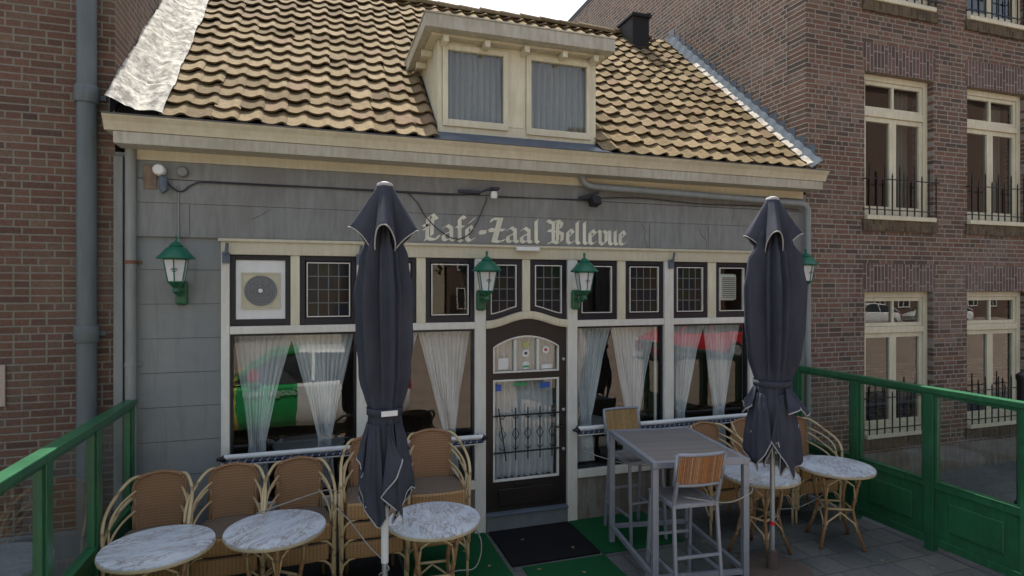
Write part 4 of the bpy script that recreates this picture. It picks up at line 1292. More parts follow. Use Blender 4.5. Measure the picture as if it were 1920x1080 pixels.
# ---------------------------------------------------------------- mats
def mat_(x0, x1, y0, y1, m, lab, z=.012):
    mb = MB(); nx, ny = 10, 10
    mb.box(x0, x1, y0, y1, .002, z)
    tag(mb.build('mat', m, bevel=.003), lab, 'mat')
mat_(1.64, 2.51, -.82, -.06, M['coir'], 'black coir doormat lying in front of the door', .022)
mat_(2.53, 3.42, -.84, -.01, M['turf'], 'green carpet mat right of the doormat, under the tall table')
mat_(1.72, 2.53, -1.75, -.86, M['turf'], 'green carpet mat in front of the black doormat')
mat_(.72, 1.60, -1.30, -.01, M['turf'], 'green carpet mat left of the doormat, under the marble table')
mat_(-1.50, .70, -1.25, -.01, M['rubber'], 'black rubber mat under the stacked chairs left of the first parasol')

# ---------------------------------------------------------------- side railings
def railing(x, s, lab):
    """glazed green windbreak running out from the wall; s=+1 when the terrace lies towards +X"""
    t = thing('windbreak', lab, 'windbreak', (x, 0, 0), 0, 'green windbreaks at the terrace sides')
    L = 3.6
    mb = MB(); mb.box(-.045, .045, -L, -.02, 1.50, 1.555); mb.build('top_rail', M['green'], t, bevel=.008)
    ps = [-.08, -.90, -1.72, -2.54, -3.36]
    for y in ps:
        mb = MB(); mb.box(-.036, .036, y-.045, y+.045, 0, 1.499); mb.build('post', M['green'], t, bevel=.005)
    for a_, b_ in zip(ps[:-1], ps[1:]):
        y1, y0 = a_-.046, b_+.046
        f = MB()
        g_ = MB(); g_.box(-.03, .03, y0, y1, .06, .13); g_.build('bottom_rail', M['green'], t, bevel=.003)
        f.box(-.03, .03, y0, y1, .60, .66)
        f.box(-.022, .022, y0, y0+.03, .66, 1.47); f.box(-.022, .022, y1-.03, y1, .66, 1.47); f.box(-.022, .022, y0, y1, 1.47, 1.499)
        f.box(-.036, .036, y0, y1, .662, .674)
        fo = f.build('panel_frame', M['green'], t, bevel=.003)
        f = MB(); f.quad((0, y0+.03, .674), (0, y1-.03, .674), (0, y1-.03, 1.47), (0, y0+.03, 1.47)); f.build('glass_pane', M['glass_rail'], t)
        f = MB(); f.box(-.012, .012, y0, y1, .13, .60); po = f.build('panel', M['green'], t)
        f = MB(); f.box(-.024, .024, y0+.13, y1-.13, .23, .50); f.build('raised_field', M['green'], po, bevel=.010)
    return t
railing(-1.52, 1, 'green wooden windbreak with glass on the left side of the terrace')
railing(5.56, -1, 'green wooden windbreak with glass on the right side of the terrace')

# ---------------------------------------------------------------- rattan chairs
def chair_proto():
    t = thing('rattan_chair', '', 'chair', (0, 0, 0), 0, 'rattan terrace chairs')
    # seat
    mb = MB()
    def seat_out(zz, sc_=1.0):
        pts = []
        for (x, y) in ((-.225, -.21), (-.10, -.235), (.10, -.235), (.225, -.21), (.235, 0), (.21, .18), (.10, .22), (-.10, .22), (-.21, .18), (-.235, 0)):
            pts.append((x*sc_, y*sc_, zz))
        return pts
    rows = [seat_out(.455, .94), seat_out(.452, .99), seat_out(.44, 1.02), seat_out(.34, 1.02), seat_out(.325, 1.0)]
    rows = [r + [r[0]] for r in rows]
    mb.strip(rows)
    n = len(mb.v); mb.v += [Vector(p) for p in seat_out(.449, .94)]; mb.f.append(tuple(range(n, n+10)))
    n = len(mb.v); mb.v += [Vector(p) for p in seat_out(.345, .99)]; mb.f.append(tuple(range(n, n+10)))
    mb.build('seat_apron', M['wicker_seat'], t)
    mb = MB(); n = 0; mb.v += [Vector(p) for p in seat_out(.462, .95)]; mb.v += [Vector(p) for p in seat_out(.450, .95)]
    mb.f.append(tuple(range(10))); mb.f += [(i, (i+1) % 10, 10+(i+1) % 10, 10+i) for i in range(10)]
    mb.build('seat', M['wicker_grey'], t)
    # backrest: curved woven panel
    mb = MB(); rows = []; rows2 = []
    for i in range(13):
        v = i/12
        zz = .44 + .40*v
        hw = .145 + .052*v
        if v > .74: hw *= math.sqrt(max(0, 1-((v-.74)/.28)**2*.45))
        ylean = .19 + .05*v
        r = []; r2 = []
        for j in range(9):
            u = j/8*2-1
            zz2 = zz + (.03*(1-u*u) if i == 12 else .03*(1-u*u)*v)
            r.append((u*hw, ylean+.03*(1-u*u)*1.0, zz2)); r2.append((u*hw, ylean+.03*(1-u*u)+.014, zz2))
        rows.append(r); rows2.append(r2)
    mb.strip(rows); mb.strip([r[::-1] for r in rows2])
    for k in (0, -1): mb.strip([[r[k] for r in rows], [r[k] for r in rows2]])
    mb.strip([rows[-1], rows2[-1]])
    mb.build('backrest', M['wicker'], t, smooth=True)
    mb = MB()
    for s in (-1, 1):
        mb.tube([Vector(rows[i][0 if s < 0 else 8])+Vector((0, -.003, 0)) for i in range(0, 13)], .012, 7)
    mb.tube([Vector(p)+Vector((0, 0, .004)) for p in rows[12]], .014, 7)
    mb.build('back_rim', M['wicker'], t, smooth=True)
    # big outer hoop: front legs, arms and back
    def hoop():
        L = [(-.265, -.20, 0), (-.265, -.20, .30), (-.27, -.205, .55), (-.274, -.19, .62), (-.274, -.14, .685), (-.268, -.04, .735), (-.252, .06, .775), (-.225, .14, .82), (-.188, .215, .85), (-.14, .262, .85), (0, .285, .84)]
        return L + [(-x, y, z) for x, y, z in L[-2::-1]]
    def smooth(P, sub=3):
        P = [Vector(p) for p in P]; out = []
        for i in range(len(P)-1):
            p0 = P[max(i-1, 0)]; p1 = P[i]; p2 = P[i+1]; p3 = P[min(i+2, len(P)-1)]
            for k in range(sub):
                q = k/sub
                out.append(.5*((2*p1)+(-p0+p2)*q+(2*p0-5*p1+4*p2-p3)*q*q+(-p0+3*p1-3*p2+p3)*q**3))
        out.append(P[-1]); return out
    mb = MB(); mb.tube(smooth(hoop()), .0125, 8); mb.build('hoop_frame', M['bamboo'], t, smooth='all')
    for s in (-1, 1):
        mb = MB(); mb.tube(smooth([(s*.245, -.15, .45), (s*.25, -.14, .58), (s*.245, -.08, .66), (s*.215, .05, .72), (s*.16, .19, .76)]), .0095, 7); mb.build('armrest', M['bamboo'], t, smooth='all')
        mb = MB(); mb.tube([(s*.20, .23, 0), (s*.19, .21, .25), (s*.175, .20, .45), (s*.17, .22, .70)], .0135, 8); mb.build('rear_leg', M['bamboo_dark'], t, smooth='all')
        mb = MB(); mb.tube([(s*.262, -.195, .20), (s*.245, -.20, .27), (s*.20, -.21, .315), (s*.14, -.215, .33)], .010, 7)
        mb.tube([(s*.262, -.18, .20), (s*.258, -.12, .28), (s*.25, -.02, .325)], .010, 7)
        mb.build('brace', M['bamboo'], t, smooth='all')
    return t
ch = chair_proto()
used = False
def place_chair(x, y, z, rz, lab):
    global used
    if not used:
        used = True; ch.location = (x, y, z); ch.rotation_euler = (0, 0, rz); ch['label'] = lab; return ch
    return dup(ch, (x, y, z), rz, lab)
stacks = [
 (-1.20, -.72, .03, ['upper rattan chair of the leftmost stack, beside the left windbreak', 'lower rattan chair of the leftmost stack, beside the left windbreak']),
 (-.68, -.68, -.02, ['upper rattan chair of the second stack from the left', 'lower rattan chair of the second stack from the left']),
 (-.16, -.66, .03, ['upper rattan chair of the third stack from the left', 'lower rattan chair of the third stack from the left']),
 (.43, -.70, .0, ['topmost rattan chair of the three-high stack behind the first parasol', 'middle rattan chair of the three-high stack behind the first parasol', 'bottom rattan chair of the three-high stack behind the first parasol']),
 (.955, -.66, -.03, ['topmost rattan chair of the stack just left of the door', 'middle rattan chair of the stack just left of the door', 'bottom rattan chair of the stack just left of the door']),
 (3.98, -.62, .05, ['upper rattan chair of the stack behind the tall table', 'lower rattan chair of the stack behind the tall table']),
 (4.50, -.62, -.04, ['upper rattan chair of the stack behind the second parasol', 'lower rattan chair of the stack behind the second parasol']),
 (5.08, -.68, -.12, ['upper rattan chair of the stack beside the right windbreak', 'lower rattan chair of the stack beside the right windbreak']),
]
for x, y, rz, labs in stacks:
    n = len(labs)
    for k, lab in enumerate(labs):
        lv = n-1-k
        place_chair(x+.006*lv, y-.012*lv, .158*lv, rz+random.uniform(-.02, .02), lab)

# ---------------------------------------------------------------- round tables
def table_proto():
    t = thing('bistro_table', '', 'table', (0, 0, 0), 0, 'round marble bistro tables')
    mb = MB(); mb.lathe([(.338, .726), (.348, .730), (.350, .742), (.346, .750), (.330, .752)], 64)
    mb.build('tabletop', M['marble'], t, smooth=True)
    mb = MB(); mb.lathe([(.34, .712), (.349, .717), (.3515, .725), (.3515, .738), (.349, .7385)], 64, capt=False)
    mb.build('table_edge', M['table_edge'], t, smooth=True)
    for j in range(4):
        a = PI/4 + j*PI/2
        c, s = math.cos(a), math.sin(a)
        mb = MB(); mb.tube([(c*.24, s*.24, .712), (c*.20, s*.20, .55), (c*.165, s*.165, .36), (c*.20, s*.20, .2), (c*.28, s*.28, .0)], .0165, 8)
        mb.build('leg', M['bamboo_dark'], t, smooth='all')
        a2 = a + PI/2
        c2, s2 = math.cos(a2), math.sin(a2)
        def mid(r1, z): return ((c+c2)/2*r1, (s+s2)/2*r1, z)
        mb = MB()
        mb.tube([(c*.17, s*.17, .36), (c2*.17, s2*.17, .36)], .011, 7)
        mb.tube([(c*.225, s*.225, .12), (c*.19+c2*.02, s*.19+s2*.02, .24), mid(.20, .335), (c2*.19+c*.02, s2*.19+s*.02, .24), (c2*.225, s2*.225, .12)], .009, 7)
        mb.tube([(c*.19, s*.19, .44), (c*.19+c2*.03, s*.19+s2*.03, .60), mid(.24, .68), (c2*.19+c*.03, s2*.19+s*.03, .60), (c2*.19, s2*.19, .44)], .009, 7)
        mb.build('stretcher', M['bamboo'], t, smooth='all')
    return t
tb = table_proto()
tabs = [(-1.04, -1.26, .2, 'marble bistro table leftmost, near the left windbreak'),
        (-.30, -1.19, .9, 'marble bistro table second from the left, between chairs and parasol'),
        (.83, -1.385, 1.5, 'marble bistro table right of the first parasol, near the doormat'),
        (3.95, -1.27, .35, 'marble bistro table behind the pole of the second parasol'),
        (4.83, -1.30, 1.1, 'marble bistro table rightmost, near the right windbreak')]
for i, (x, y, rz, lab) in enumerate(tabs):
    if i == 0: tb.location = (x, y, .004); tb.rotation_euler = (0, 0, rz); tb['label'] = lab
    else: dup(tb, (x, y, .004), rz, lab)

# ---------------------------------------------------------------- tall table and stools
t = thing('bar_table', 'tall aluminium table with weathered grey top right of the doormat', 'table', (3.04, -1.21, 0), R(-9))
TWX, TWY = .42, .555
mb = MB(); mb.ring(-TWX, TWX, -TWY, TWY, .05, 0, .05)
mb.v = [Vector((p.x, p.z, 1.05+p.y)) for p in mb.v]
mb.build('top_frame', M['aluminium'], t, bevel=.004)
mb = MB(); mb.box(-TWX+.051, TWX-.051, -TWY+.051, TWY-.051, 1.078, 1.096); mb.build('tabletop', M['slat_grey'], t)
for sx in (-1, 1):
    for sy in (-1, 1):
        mb = MB(); x = sx*(TWX-.027); y = sy*(TWY-.027); mb.box(x-.025, x+.025, y-.025, y+.025, 0, 1.049); mb.build('leg', M['aluminium'], t, bevel=.004)
for sy in (-1, 1):
    mb = MB(); y = sy*(TWY-.027); mb.box(-TWX+.053, TWX-.053, y-.018, y+.018, .14, .18); mb.build('foot_rail', M['aluminium'], t, bevel=.003)
for sx in (-1, 1):
    mb = MB(); x = sx*(TWX-.027); mb.box(x-.018, x+.018, -TWY+.053, TWY-.053, .14, .18); mb.build('foot_rail', M['aluminium'], t, bevel=.003)
def stool(loc, rz, lab, slat):
    t = thing('bar_stool', lab, 'stool', loc, rz, 'tall aluminium bar stools')
    # local: sitter faces -Y, backrest at +Y
    mb = MB(); mb.ring(-.20, .20, -.21, .21, .03, 0, .03); mb.v = [Vector((p.x, p.z, .77+p.y)) for p in mb.v]
    mb.build('seat_frame', M['aluminium'], t, bevel=.003)
    mb = MB(); mb.box(-.168, .168, -.178, .178, .78, .797); mb.build('seat', M['slat_grey'], t)
    for sx in (-1, 1):
        mb = MB(); mb.bar((sx*.20, -.24, 0), (sx*.185, -.19, .769), .026, .026); mb.build('leg', M['aluminium'], t, bevel=.003)
        mb = MB(); mb.bar((sx*.20, .27, 0), (sx*.187, .20, .80), .026, .026); mb.bar((sx*.187, .20, .80), (sx*.187, .255, 1.0), .026, .026); mb.build('leg', M['aluminium'], t, bevel=.003)
        mb = MB(); mb.bar((sx*.195, -.215, .27), (sx*.195, .24, .27), .02, .022); mb.build('side_rail', M['aluminium'], t, bevel=.003)
    mb = MB(); mb.bar((-.18, -.22, .40), (.18, -.22, .40), .02, .022); mb.build('foot_rail', M['aluminium'], t, bevel=.003)
    mb = MB(); mb.bar((-.18, .242, .40), (.18, .242, .40), .02, .022); mb.build('foot_rail', M['aluminium'], t, bevel=.003)
    # curved backrest
    def bp(u, z, o=0): return (u*.205, .235 + (z-.96)*.22 + .03*(1-u*u) + o, z)
    mb = MB()
    for z in (.965, 1.215): mb.tube([bp(-1+2*i/8, z) for i in range(9)], .015, 8)
    for u in (-1, 1): mb.tube([bp(u, z) for z in (.965, 1.09, 1.215)], .015, 8)
    bo = mb.build('back_frame', M['aluminium'], t, smooth='all')
    mb = MB(); rows = [[bp(-.93+1.86*i/8, z, -.006) for i in range(9)] for z in (.978, 1.09, 1.203)]; rows2 = [[bp(-.93+1.86*i/8, z, .008) for i in range(9)] for z in (.978, 1.09, 1.203)]
    mb.strip(rows); mb.strip(rows2); mb.build('back_slats', M[slat], t, smooth='all')
stool((2.84, -1.65, 0), R(175), 'tall stool with reddish slatted back in front of the tall table', 'slat_orange')
stool((3.06, -.52, 0), R(2), 'tall stool with yellowish slatted back behind the tall table, near the window', 'slat_yellow')

# ---------------------------------------------------------------- parasols
def parasol(x, y, wid, seed, lab, rot, white_low, flaps):
    rd = random.Random(seed)
    t = thing('parasol', lab, 'parasol', (x, y, 0), rot, 'closed grey parasols')
    if white_low: t.scale = (1, 1, .983)
    mb = MB(); mb.tube([(0, 0, .06), (0, 0, 3.2)], .021, 14); mb.build('pole', M['steel'], t, smooth=True)
    if white_low:
        mb = MB(); mb.tube([(0, 0, .60), (0, 0, 1.0)], .026, 14); mb.build('pole_sleeve', M['white_plain'], t, smooth=True)
    mb = MB(); mb.tube([(0, 0, .44), (0, 0, .475)], .024, 12); mb.build('pole_band', M['red'], t, smooth=True)
    mb = MB(); mb.lathe([(.33, .0), (.33, .05), (.30, .065), (.05, .07), (.04, .22), (.03, .23)], 40); mb.build('base', M['dirt'], t, smooth=True)
    # bundle of folded canvas
    zt, zb = 2.98, .93
    nf = 6
    ph = [rd.uniform(0, 6.28) for _ in range(6)]
    Rz = [(3.05, .05), (2.9, .10), (2.75, .145), (2.5, .172), (2.2, .165), (1.95, .15), (1.76, .125), (1.68, .115), (1.60, .122), (1.45, .145), (1.25, .165), (1.05, .165), (.9, .13)]
    def rad(z):
        for (za, ra), (zb_, rb_) in zip(Rz[:-1], Rz[1:]):
            if zb_ <= z <= za:
                q = (za-z)/(za-zb_); q = q*q*(3-2*q); return ra+(rb_-ra)*q
        return Rz[0][1] if z > Rz[0][0] else Rz[-1][1]
    na = 160; nz = 60
    hemz = []
    for j in range(na+1):
        a = 2*PI*(j % na)/na
        # long triangular points hanging at the fold edges
        s = (nf*a/(2*PI)+ph[0]/6.28) % 1
        k = int((nf*a/(2*PI)+ph[0]/6.28)) % nf
        tri = abs(s-.38)/.62 if s > .38 else (.38-s)/.38
        rd2 = random.Random(seed*100+k)
        rd3 = random.Random(seed*100+(k+1) % nf)
        hi = rd2.uniform(.12, .42)*(1-s)+rd3.uniform(.12, .42)*s
        hemz.append(zb + hi*tri + .04*math.sin(3*a+ph[1]))
    rows = []
    for i in range(nz+1):
        v = i/nz
        r = []
        for j in range(na+1):
            a = 2*PI*(j % na)/na
            z = 3.05 + (hemz[j]-3.05)*v
            s_ = nf*a + ph[0] + .9*math.sin(1.7*z+ph[2]) * .5
            saw = (1-2*abs(math.sin(s_/2))**.7) + .45*math.sin(2*s_+.8) + .25*math.sin(3*a*1.0+ph[3]+z*1.3) + .10*math.sin(17*a+ph[4]+z)
            amp = .19 if z > 1.75 else (.03 if z > 1.63 else .14)
            if 1.63 < z < 1.85: amp = .03+.16*min(1, max(0, (z-1.66))/.19)
            if z <= 1.63: amp = .03 + .10*min(1, (1.63-z)/.3)
            rr = rad(z)*wid*(1+amp*1.5*saw)
            r.append((rr*math.cos(a), rr*math.sin(a), z))
        rows.append(r)
    mb = MB(); mb.strip(rows)
    can = mb.build('canopy', M['canvas'], t, smooth='all', recalc=False, solid=.004)
    mb = MB(); mb.tube(rows[-1][:-1], .006, 6, closed=True); mb.build('hem', M['hem'], can, smooth='all')
    # loose flaps of the canopy hanging outside the bundle, each with its own slanting hem
    face = math.atan2(-5.8-y, -x) - rot       # the side the flaps were wound to
    for k, (hem_, off) in enumerate(flaps):
        P = [Vector((a_, z_)) for a_, z_ in hem_]; hp = []
        for i in range(len(P)-1):
            for q in range(6): hp.append(P[i].lerp(P[i+1], q/6))
        hp.append(P[-1])
        a_lo = min(p.x for p in P); a_hi = max(p.x for p in P); mid = (a_lo+a_hi)/2
        ztop = 1.60 if min(p.y for p in P) < 1.3 else 1.655
        nh = len(hp); rws = []
        for i in range(15):
            v = i/14; r = []
            for j, p in enumerate(hp):
                u = j/(nh-1)
                at = mid + (a_lo + (a_hi-a_lo)*u - mid)*.55
                an_ = at + (p.x-at)*v**.8; z = ztop + (p.y-ztop)*v
                ro_ = rad(max(z, 1.0))*wid*1.06 + .004 + off*v + .014*v*math.sin(u*9+k*2+seed) + .006*math.sin(u*23+k)
                an = face + an_
                r.append((ro_*math.cos(an), ro_*math.sin(an), z))
            rws.append(r)
        mb = MB(); mb.strip(rws); fo = mb.build('canopy_flap', M['canvas'], t, smooth='all', recalc=False, solid=.003)
        mb = MB(); mb.tube(rws[-1], .0055, 6); mb.build('hem', M['hem'], fo, smooth='all')
    # strap
    mb = MB(); rs = []
    for z in (1.655, 1.705):
        rs.append([(( .128*wid+.006)*math.cos(2*PI*j/40)*1.03, (.128*wid+.006)*math.sin(2*PI*j/40)*1.03, z) for j in range(41)])
    mb.strip(rs); mb.build('strap', M['canvas'] if not white_low else M['canvas'], t, smooth='all', solid=.003)
    if white_low:
        a = -PI/2 - rot + .12; rr = .14*wid+.012
        mb = MB(); mb.box(-.055, .055, -.004, .004, -.018, .018, Matrix.Translation((rr*math.cos(a), rr*math.sin(a), 1.68)) @ Matrix.Rotation(a+PI/2, 4, 'Z')); mb.build('strap_label', M['white_plain'], t)
    # vent hood: four lifted corners, folds hanging between them
    rows = []; na = 96
    for i in range(21):
        v = i/20; r = []
        for j in range(na+1):
            a = 2*PI*j/na
            c = abs(math.cos(2*a))**1.35         # 1 on the four corners
            R1 = .085 + .13*c; Z1 = 2.79 + .17*c + .012*math.sin(5*a+seed)
            rr = .045 + (R1-.045)*(v**(1.0-.35*(1-c)))
            z = 3.27 + (Z1-3.27)*v
            rr *= 1 + .05*math.sin(9*a+seed)*v + .05*math.sin(23*a+seed*2)*v*(1-v)*2 + .10*max(0, math.cos(4*a))**12*v
            r.append((rr*math.cos(a), rr*math.sin(a), z))
        rows.append(r)
    mb = MB(); mb.strip(rows); ho = mb.build('vent_hood', M['canvas'], t, smooth='all', recalc=False, solid=.004)
    mb = MB(); mb.tube(rows[-1][:-1], .0055, 6, closed=True); mb.build('hem', M['hem'], ho, smooth='all')
    mb = MB(); mb.lathe([(.05, 3.255), (.056, 3.27), (.05, 3.285), (.02, 3.295)], 20); mb.build('finial', M['hem'], t, smooth=True)
    mb = MB()
    for q in range(8): 
        a = 2*PI*q/8
        mb.tube([(0.02*math.cos(a), .02*math.sin(a), 2.95), (.10*math.cos(a), .10*math.sin(a), 2.55)], .008, 6)
    mb.build('ribs', M['bamboo_dark'], t)
    return t
parasol(.435, -1.64, .90, 4, 'closed dark grey parasol left of the door, in front of the rattan chairs', R(-6), True,
        [([(-1.5, 1.16), (-.95, 1.08), (-.35, .93), (-.2, .90), (.05, .97)], .015), ([(.62, 1.37), (.35, 1.26), (-.12, 1.13), (.45, 1.02), (.62, .93)], .05), ([(.35, 1.0), (1.0, 1.16), (1.35, 1.12)], .045), ([(-1.7, 1.42), (-1.2, 1.36), (-.9, 1.25)], .03)])
parasol(3.745, -1.66, 1.14, 9, 'closed dark grey parasol on the right, its round base beside the tall table', R(-34), False,
        [([(-1.5, 1.10), (-.9, 1.02), (-.55, 1.0), (-.25, 1.1), (.0, 1.22)], .03), ([(-.05, 1.22), (.35, 1.08), (.8, .90), (1.05, 1.0), (1.5, 1.02)], .03), ([(.45, 1.46), (1.0, 1.50), (1.35, 1.42), (1.6, 1.46)], .09), ([(-1.6, 1.5), (-1.2, 1.42), (-.8, 1.5)], .06)])

# ---------------------------------------------------------------- loose security cables
cable([(3.80, -1.66, .47), (3.95, -1.5, .50), (4.15, -1.35, .42), (4.45, -1.25, .37), (4.75, -1.2, .42), (4.95, -1.12, .46)], .005, M['chain'], 'thin security cable slung from the second parasol pole to the rightmost marble table')
cable([(2.75, -1.8, .84), (3.0, -1.98, .83), (3.2, -1.98, .86), (3.4, -1.82, .84), (3.5, -1.6, .85)], .005, M['chain'], 'thin security cable looped around the stool with the reddish back')
cable([(.12, -1.0, .78), (.22, -1.15, .72), (.34, -1.4, .62), (.42, -1.62, .60), (.46, -1.67, .55), (.40, -1.62, .50), (.44, -1.61, .44)], .005, M['chain'], 'thin security cable running from the three-high chair stack to the first parasol pole')
cable([(-.45, -1.0, .80), (-.2, -.98, .86), (.05, -.93, .90), (.16, -.90, .86)], .005, M['chain'], 'thin security cable drawn between the third and fourth chair stacks')
cable([(.47, -1.66, .42), (.7, -1.55, .30), (.95, -1.5, .38), (1.15, -1.4, .34), (1.22, -1.3, .5), (1.12, -1.15, .68)], .005, M['chain'], 'thin security cable looped under the marble table right of the first parasol')
cable([(2.55, -.35, .84), (2.75, -.62, .80), (3.0, -.74, .76), (3.3, -.72, .80)], .005, M['chain'], 'thin security cable across the stool with the yellowish back')

# street post at the right edge
t = thing('street_post', 'black metal post on the pavement at the right edge', 'post', (7.47, -1.35, 0))
mb = MB(); mb.lathe([(.07, 0), (.07, .1), (.05, .12), (.05, 1.46), (.06, 1.48), (.06, 1.53), (.02, 1.56)], 20); mb.build('shaft', M['iron'], t, smooth=True)

# ---------------------------------------------------------------- the other side of the street (seen in the glass)
def leafmat(name, a, b):
    m, t_, out = newmat(name); oi = noise(t_, pos(t_), 1.5, 3); c = mixc(t_, oi, a, b); bsdf(t_, out, c, .7, 0, None, 0, 0, .2); return m
M['leaf'] = leafmat('leaves', (.03, .06, .02), (.07, .12, .03)); M['bark'] = paint('bark', (.07, .05, .035), .9, .5, 4, bump=.8)
def tree(x, y, h, lab, seed):
    rd = random.Random(seed)
    t = thing('street_tree', lab, 'tree', (x, y, -.12), 0, 'trees across the square')
    mb = MB(); mb.tube([(0, 0, 0), (.1, 0, h*.25), (0, .1, h*.5), (.1, 0, h*.8)], [.22, .17, .12, .04], 10)
    for k in range(7):
        a = rd.uniform(0, 6.28); z = h*rd.uniform(.3, .6); l = h*.3
        mb.tube([(0.05, 0, z), (math.cos(a)*l*.5, math.sin(a)*l*.5, z+l*.45), (math.cos(a)*l, math.sin(a)*l, z+l*.7)], [.09, .05, .02], 6)
    mb.build('trunk', M['bark'], t, smooth=True)
    mb = MB()
    cl = [(rd.gauss(0, h*.17), rd.gauss(0, h*.17), h*rd.uniform(.42, .95), h*rd.uniform(.08, .16)) for _ in range(34)]
    for cx, cy, cz, cr in cl:
        for _ in range(90):
            d = Vector((rd.gauss(0, 1), rd.gauss(0, 1), rd.gauss(0, .8))).normalized()*cr*rd.uniform(.6, 1.05)
            p = Vector((cx, cy, cz))+d; s_ = rd.uniform(.09, .2)
            e1 = Vector((rd.gauss(0, 1), rd.gauss(0, 1), rd.gauss(0, 1))).normalized(); e2 = e1.orthogonal().normalized()
            mb.quad(p-e1*s_, p-e2*s_*.7, p+e1*s_, p+e2*s_*.7)
    mb.build('crown', M['leaf'], t, recalc=False)
tree(-4, -24, 9, 'leafy tree across the square, far left', 1)
tree(3.5, -27, 10, 'leafy tree across the square, left of the pale house front', 2)
tree(12, -26, 9, 'leafy tree across the square, right of the pale house', 3)
tree(21, -28, 10, 'leafy tree across the square beside the white cars', 5)
tree(29, -25, 9, 'leafy tree behind the white cars', 6)
M['house_pale'] = paint('pale_render', (.46, .40, .30), .8, .4, .7); M['house_red'] = paint('house_brick', (.13, .085, .065), .9, .5, 1); M['dark_roof'] = paint('dark_roof', (.08, .06, .055), .8, .3, 2)
def house(x0, x1, y, h, m, lab):
    t = thing('town_house', lab, 'house', ((x0+x1)/2, y, -.12), 0, 'houses across the square')
    w = (x1-x0)/2
    mb = MB(); mb.box(-w, w, -8, 0, 0, h); mb.build('wall', m, t)
    mb = MB(); mb.prism_x([(-8.3, h), (.3, h), (-4, h+3.2)], -w-.1, w+.1); mb.build('roof', M['dark_roof'], t)
    n = int(2*w/2.6)
    for k in range(n):
        for z in ((1.0, 2.6), (4.0, 5.6), (6.6, 7.8), (9.6, 11.2), (12.4, 14), (15.4, 17)):
            if z[1] > h or (h > 12 and z[0] > 4): continue
            cx = -w + (k+.5)*2*w/n
            mb = MB(); mb.ring(cx-.6, cx+.6, z[0], z[1], .09, 0, .06); mb.box(cx-.04, cx+.04, 0.002, .058, z[0]+.09, z[1]-.09); f = mb.build('window', M['white'], t)
            mb = MB(); mb.box(cx-.5, cx+.5, .003, .02, z[0]+.1, z[1]-.1); mb.build('pane', M['chimney'], f)
    mb = MB(); mb.box(-w+.25, -w+1.15, .001, .05, 0, 2.1); mb.build('door', M['dark_wood'], t)
house(-22, -9, -38, 8.6, M['house_red'], 'red brick house across the square, far left')
house(-8.8, 0, -38, 8.2, M['house_pale'], 'pale house across the square, left one')
house(.2, 9, -38, 8.8, M['house_pale'], 'pale house across the square, middle one')
house(9.2, 20, -38, 8.4, M['house_red'], 'red brick house across the square, middle')
house(20.2, 33, -36, 13.0, M['house_red'], 'red brick house across the square, right')
house(34, 66, -30, 19, M['house_red'], 'tall brick block across the square, far right')

M['car_glass'] = paint('car_glass', (.02, .025, .03), .1, .1, 3)
M['tyre'] = paint('tyre', (.015, .015, .015), .8, .2, 6)
def livery():
    m, t_, out = newmat('green_livery'); p = pos(t_, True); s = t_.nodes.new('ShaderNodeSeparateXYZ'); t_.links.new(p, s.inputs[0])
    x = math_(t_, 'ADD', s.outputs[0], math_(t_, 'MULTIPLY', math_(t_, 'SUBTRACT', noise(t_, p, 2, 2), .5), .3))
    mr = t_.nodes.new('ShaderNodeMapRange'); mr.inputs['From Min'].default_value = -2.1; mr.inputs['From Max'].default_value = 2.1; t_.links.new(x, mr.inputs['Value'])
    c = ramp(t_, mr.outputs[0], [(0, (.7, .7, .68)), (.22, (.6, .55, .12)), (.29, (.03, .36, .12)), (.40, (.02, .30, .08)), (.52, (.72, .72, .70)), (1, (.72, .72, .7))])
    c.node.color_ramp.interpolation = 'CONSTANT'
    bsdf(t_, out, c, .25, 0, None, 0, 0, .6); return m
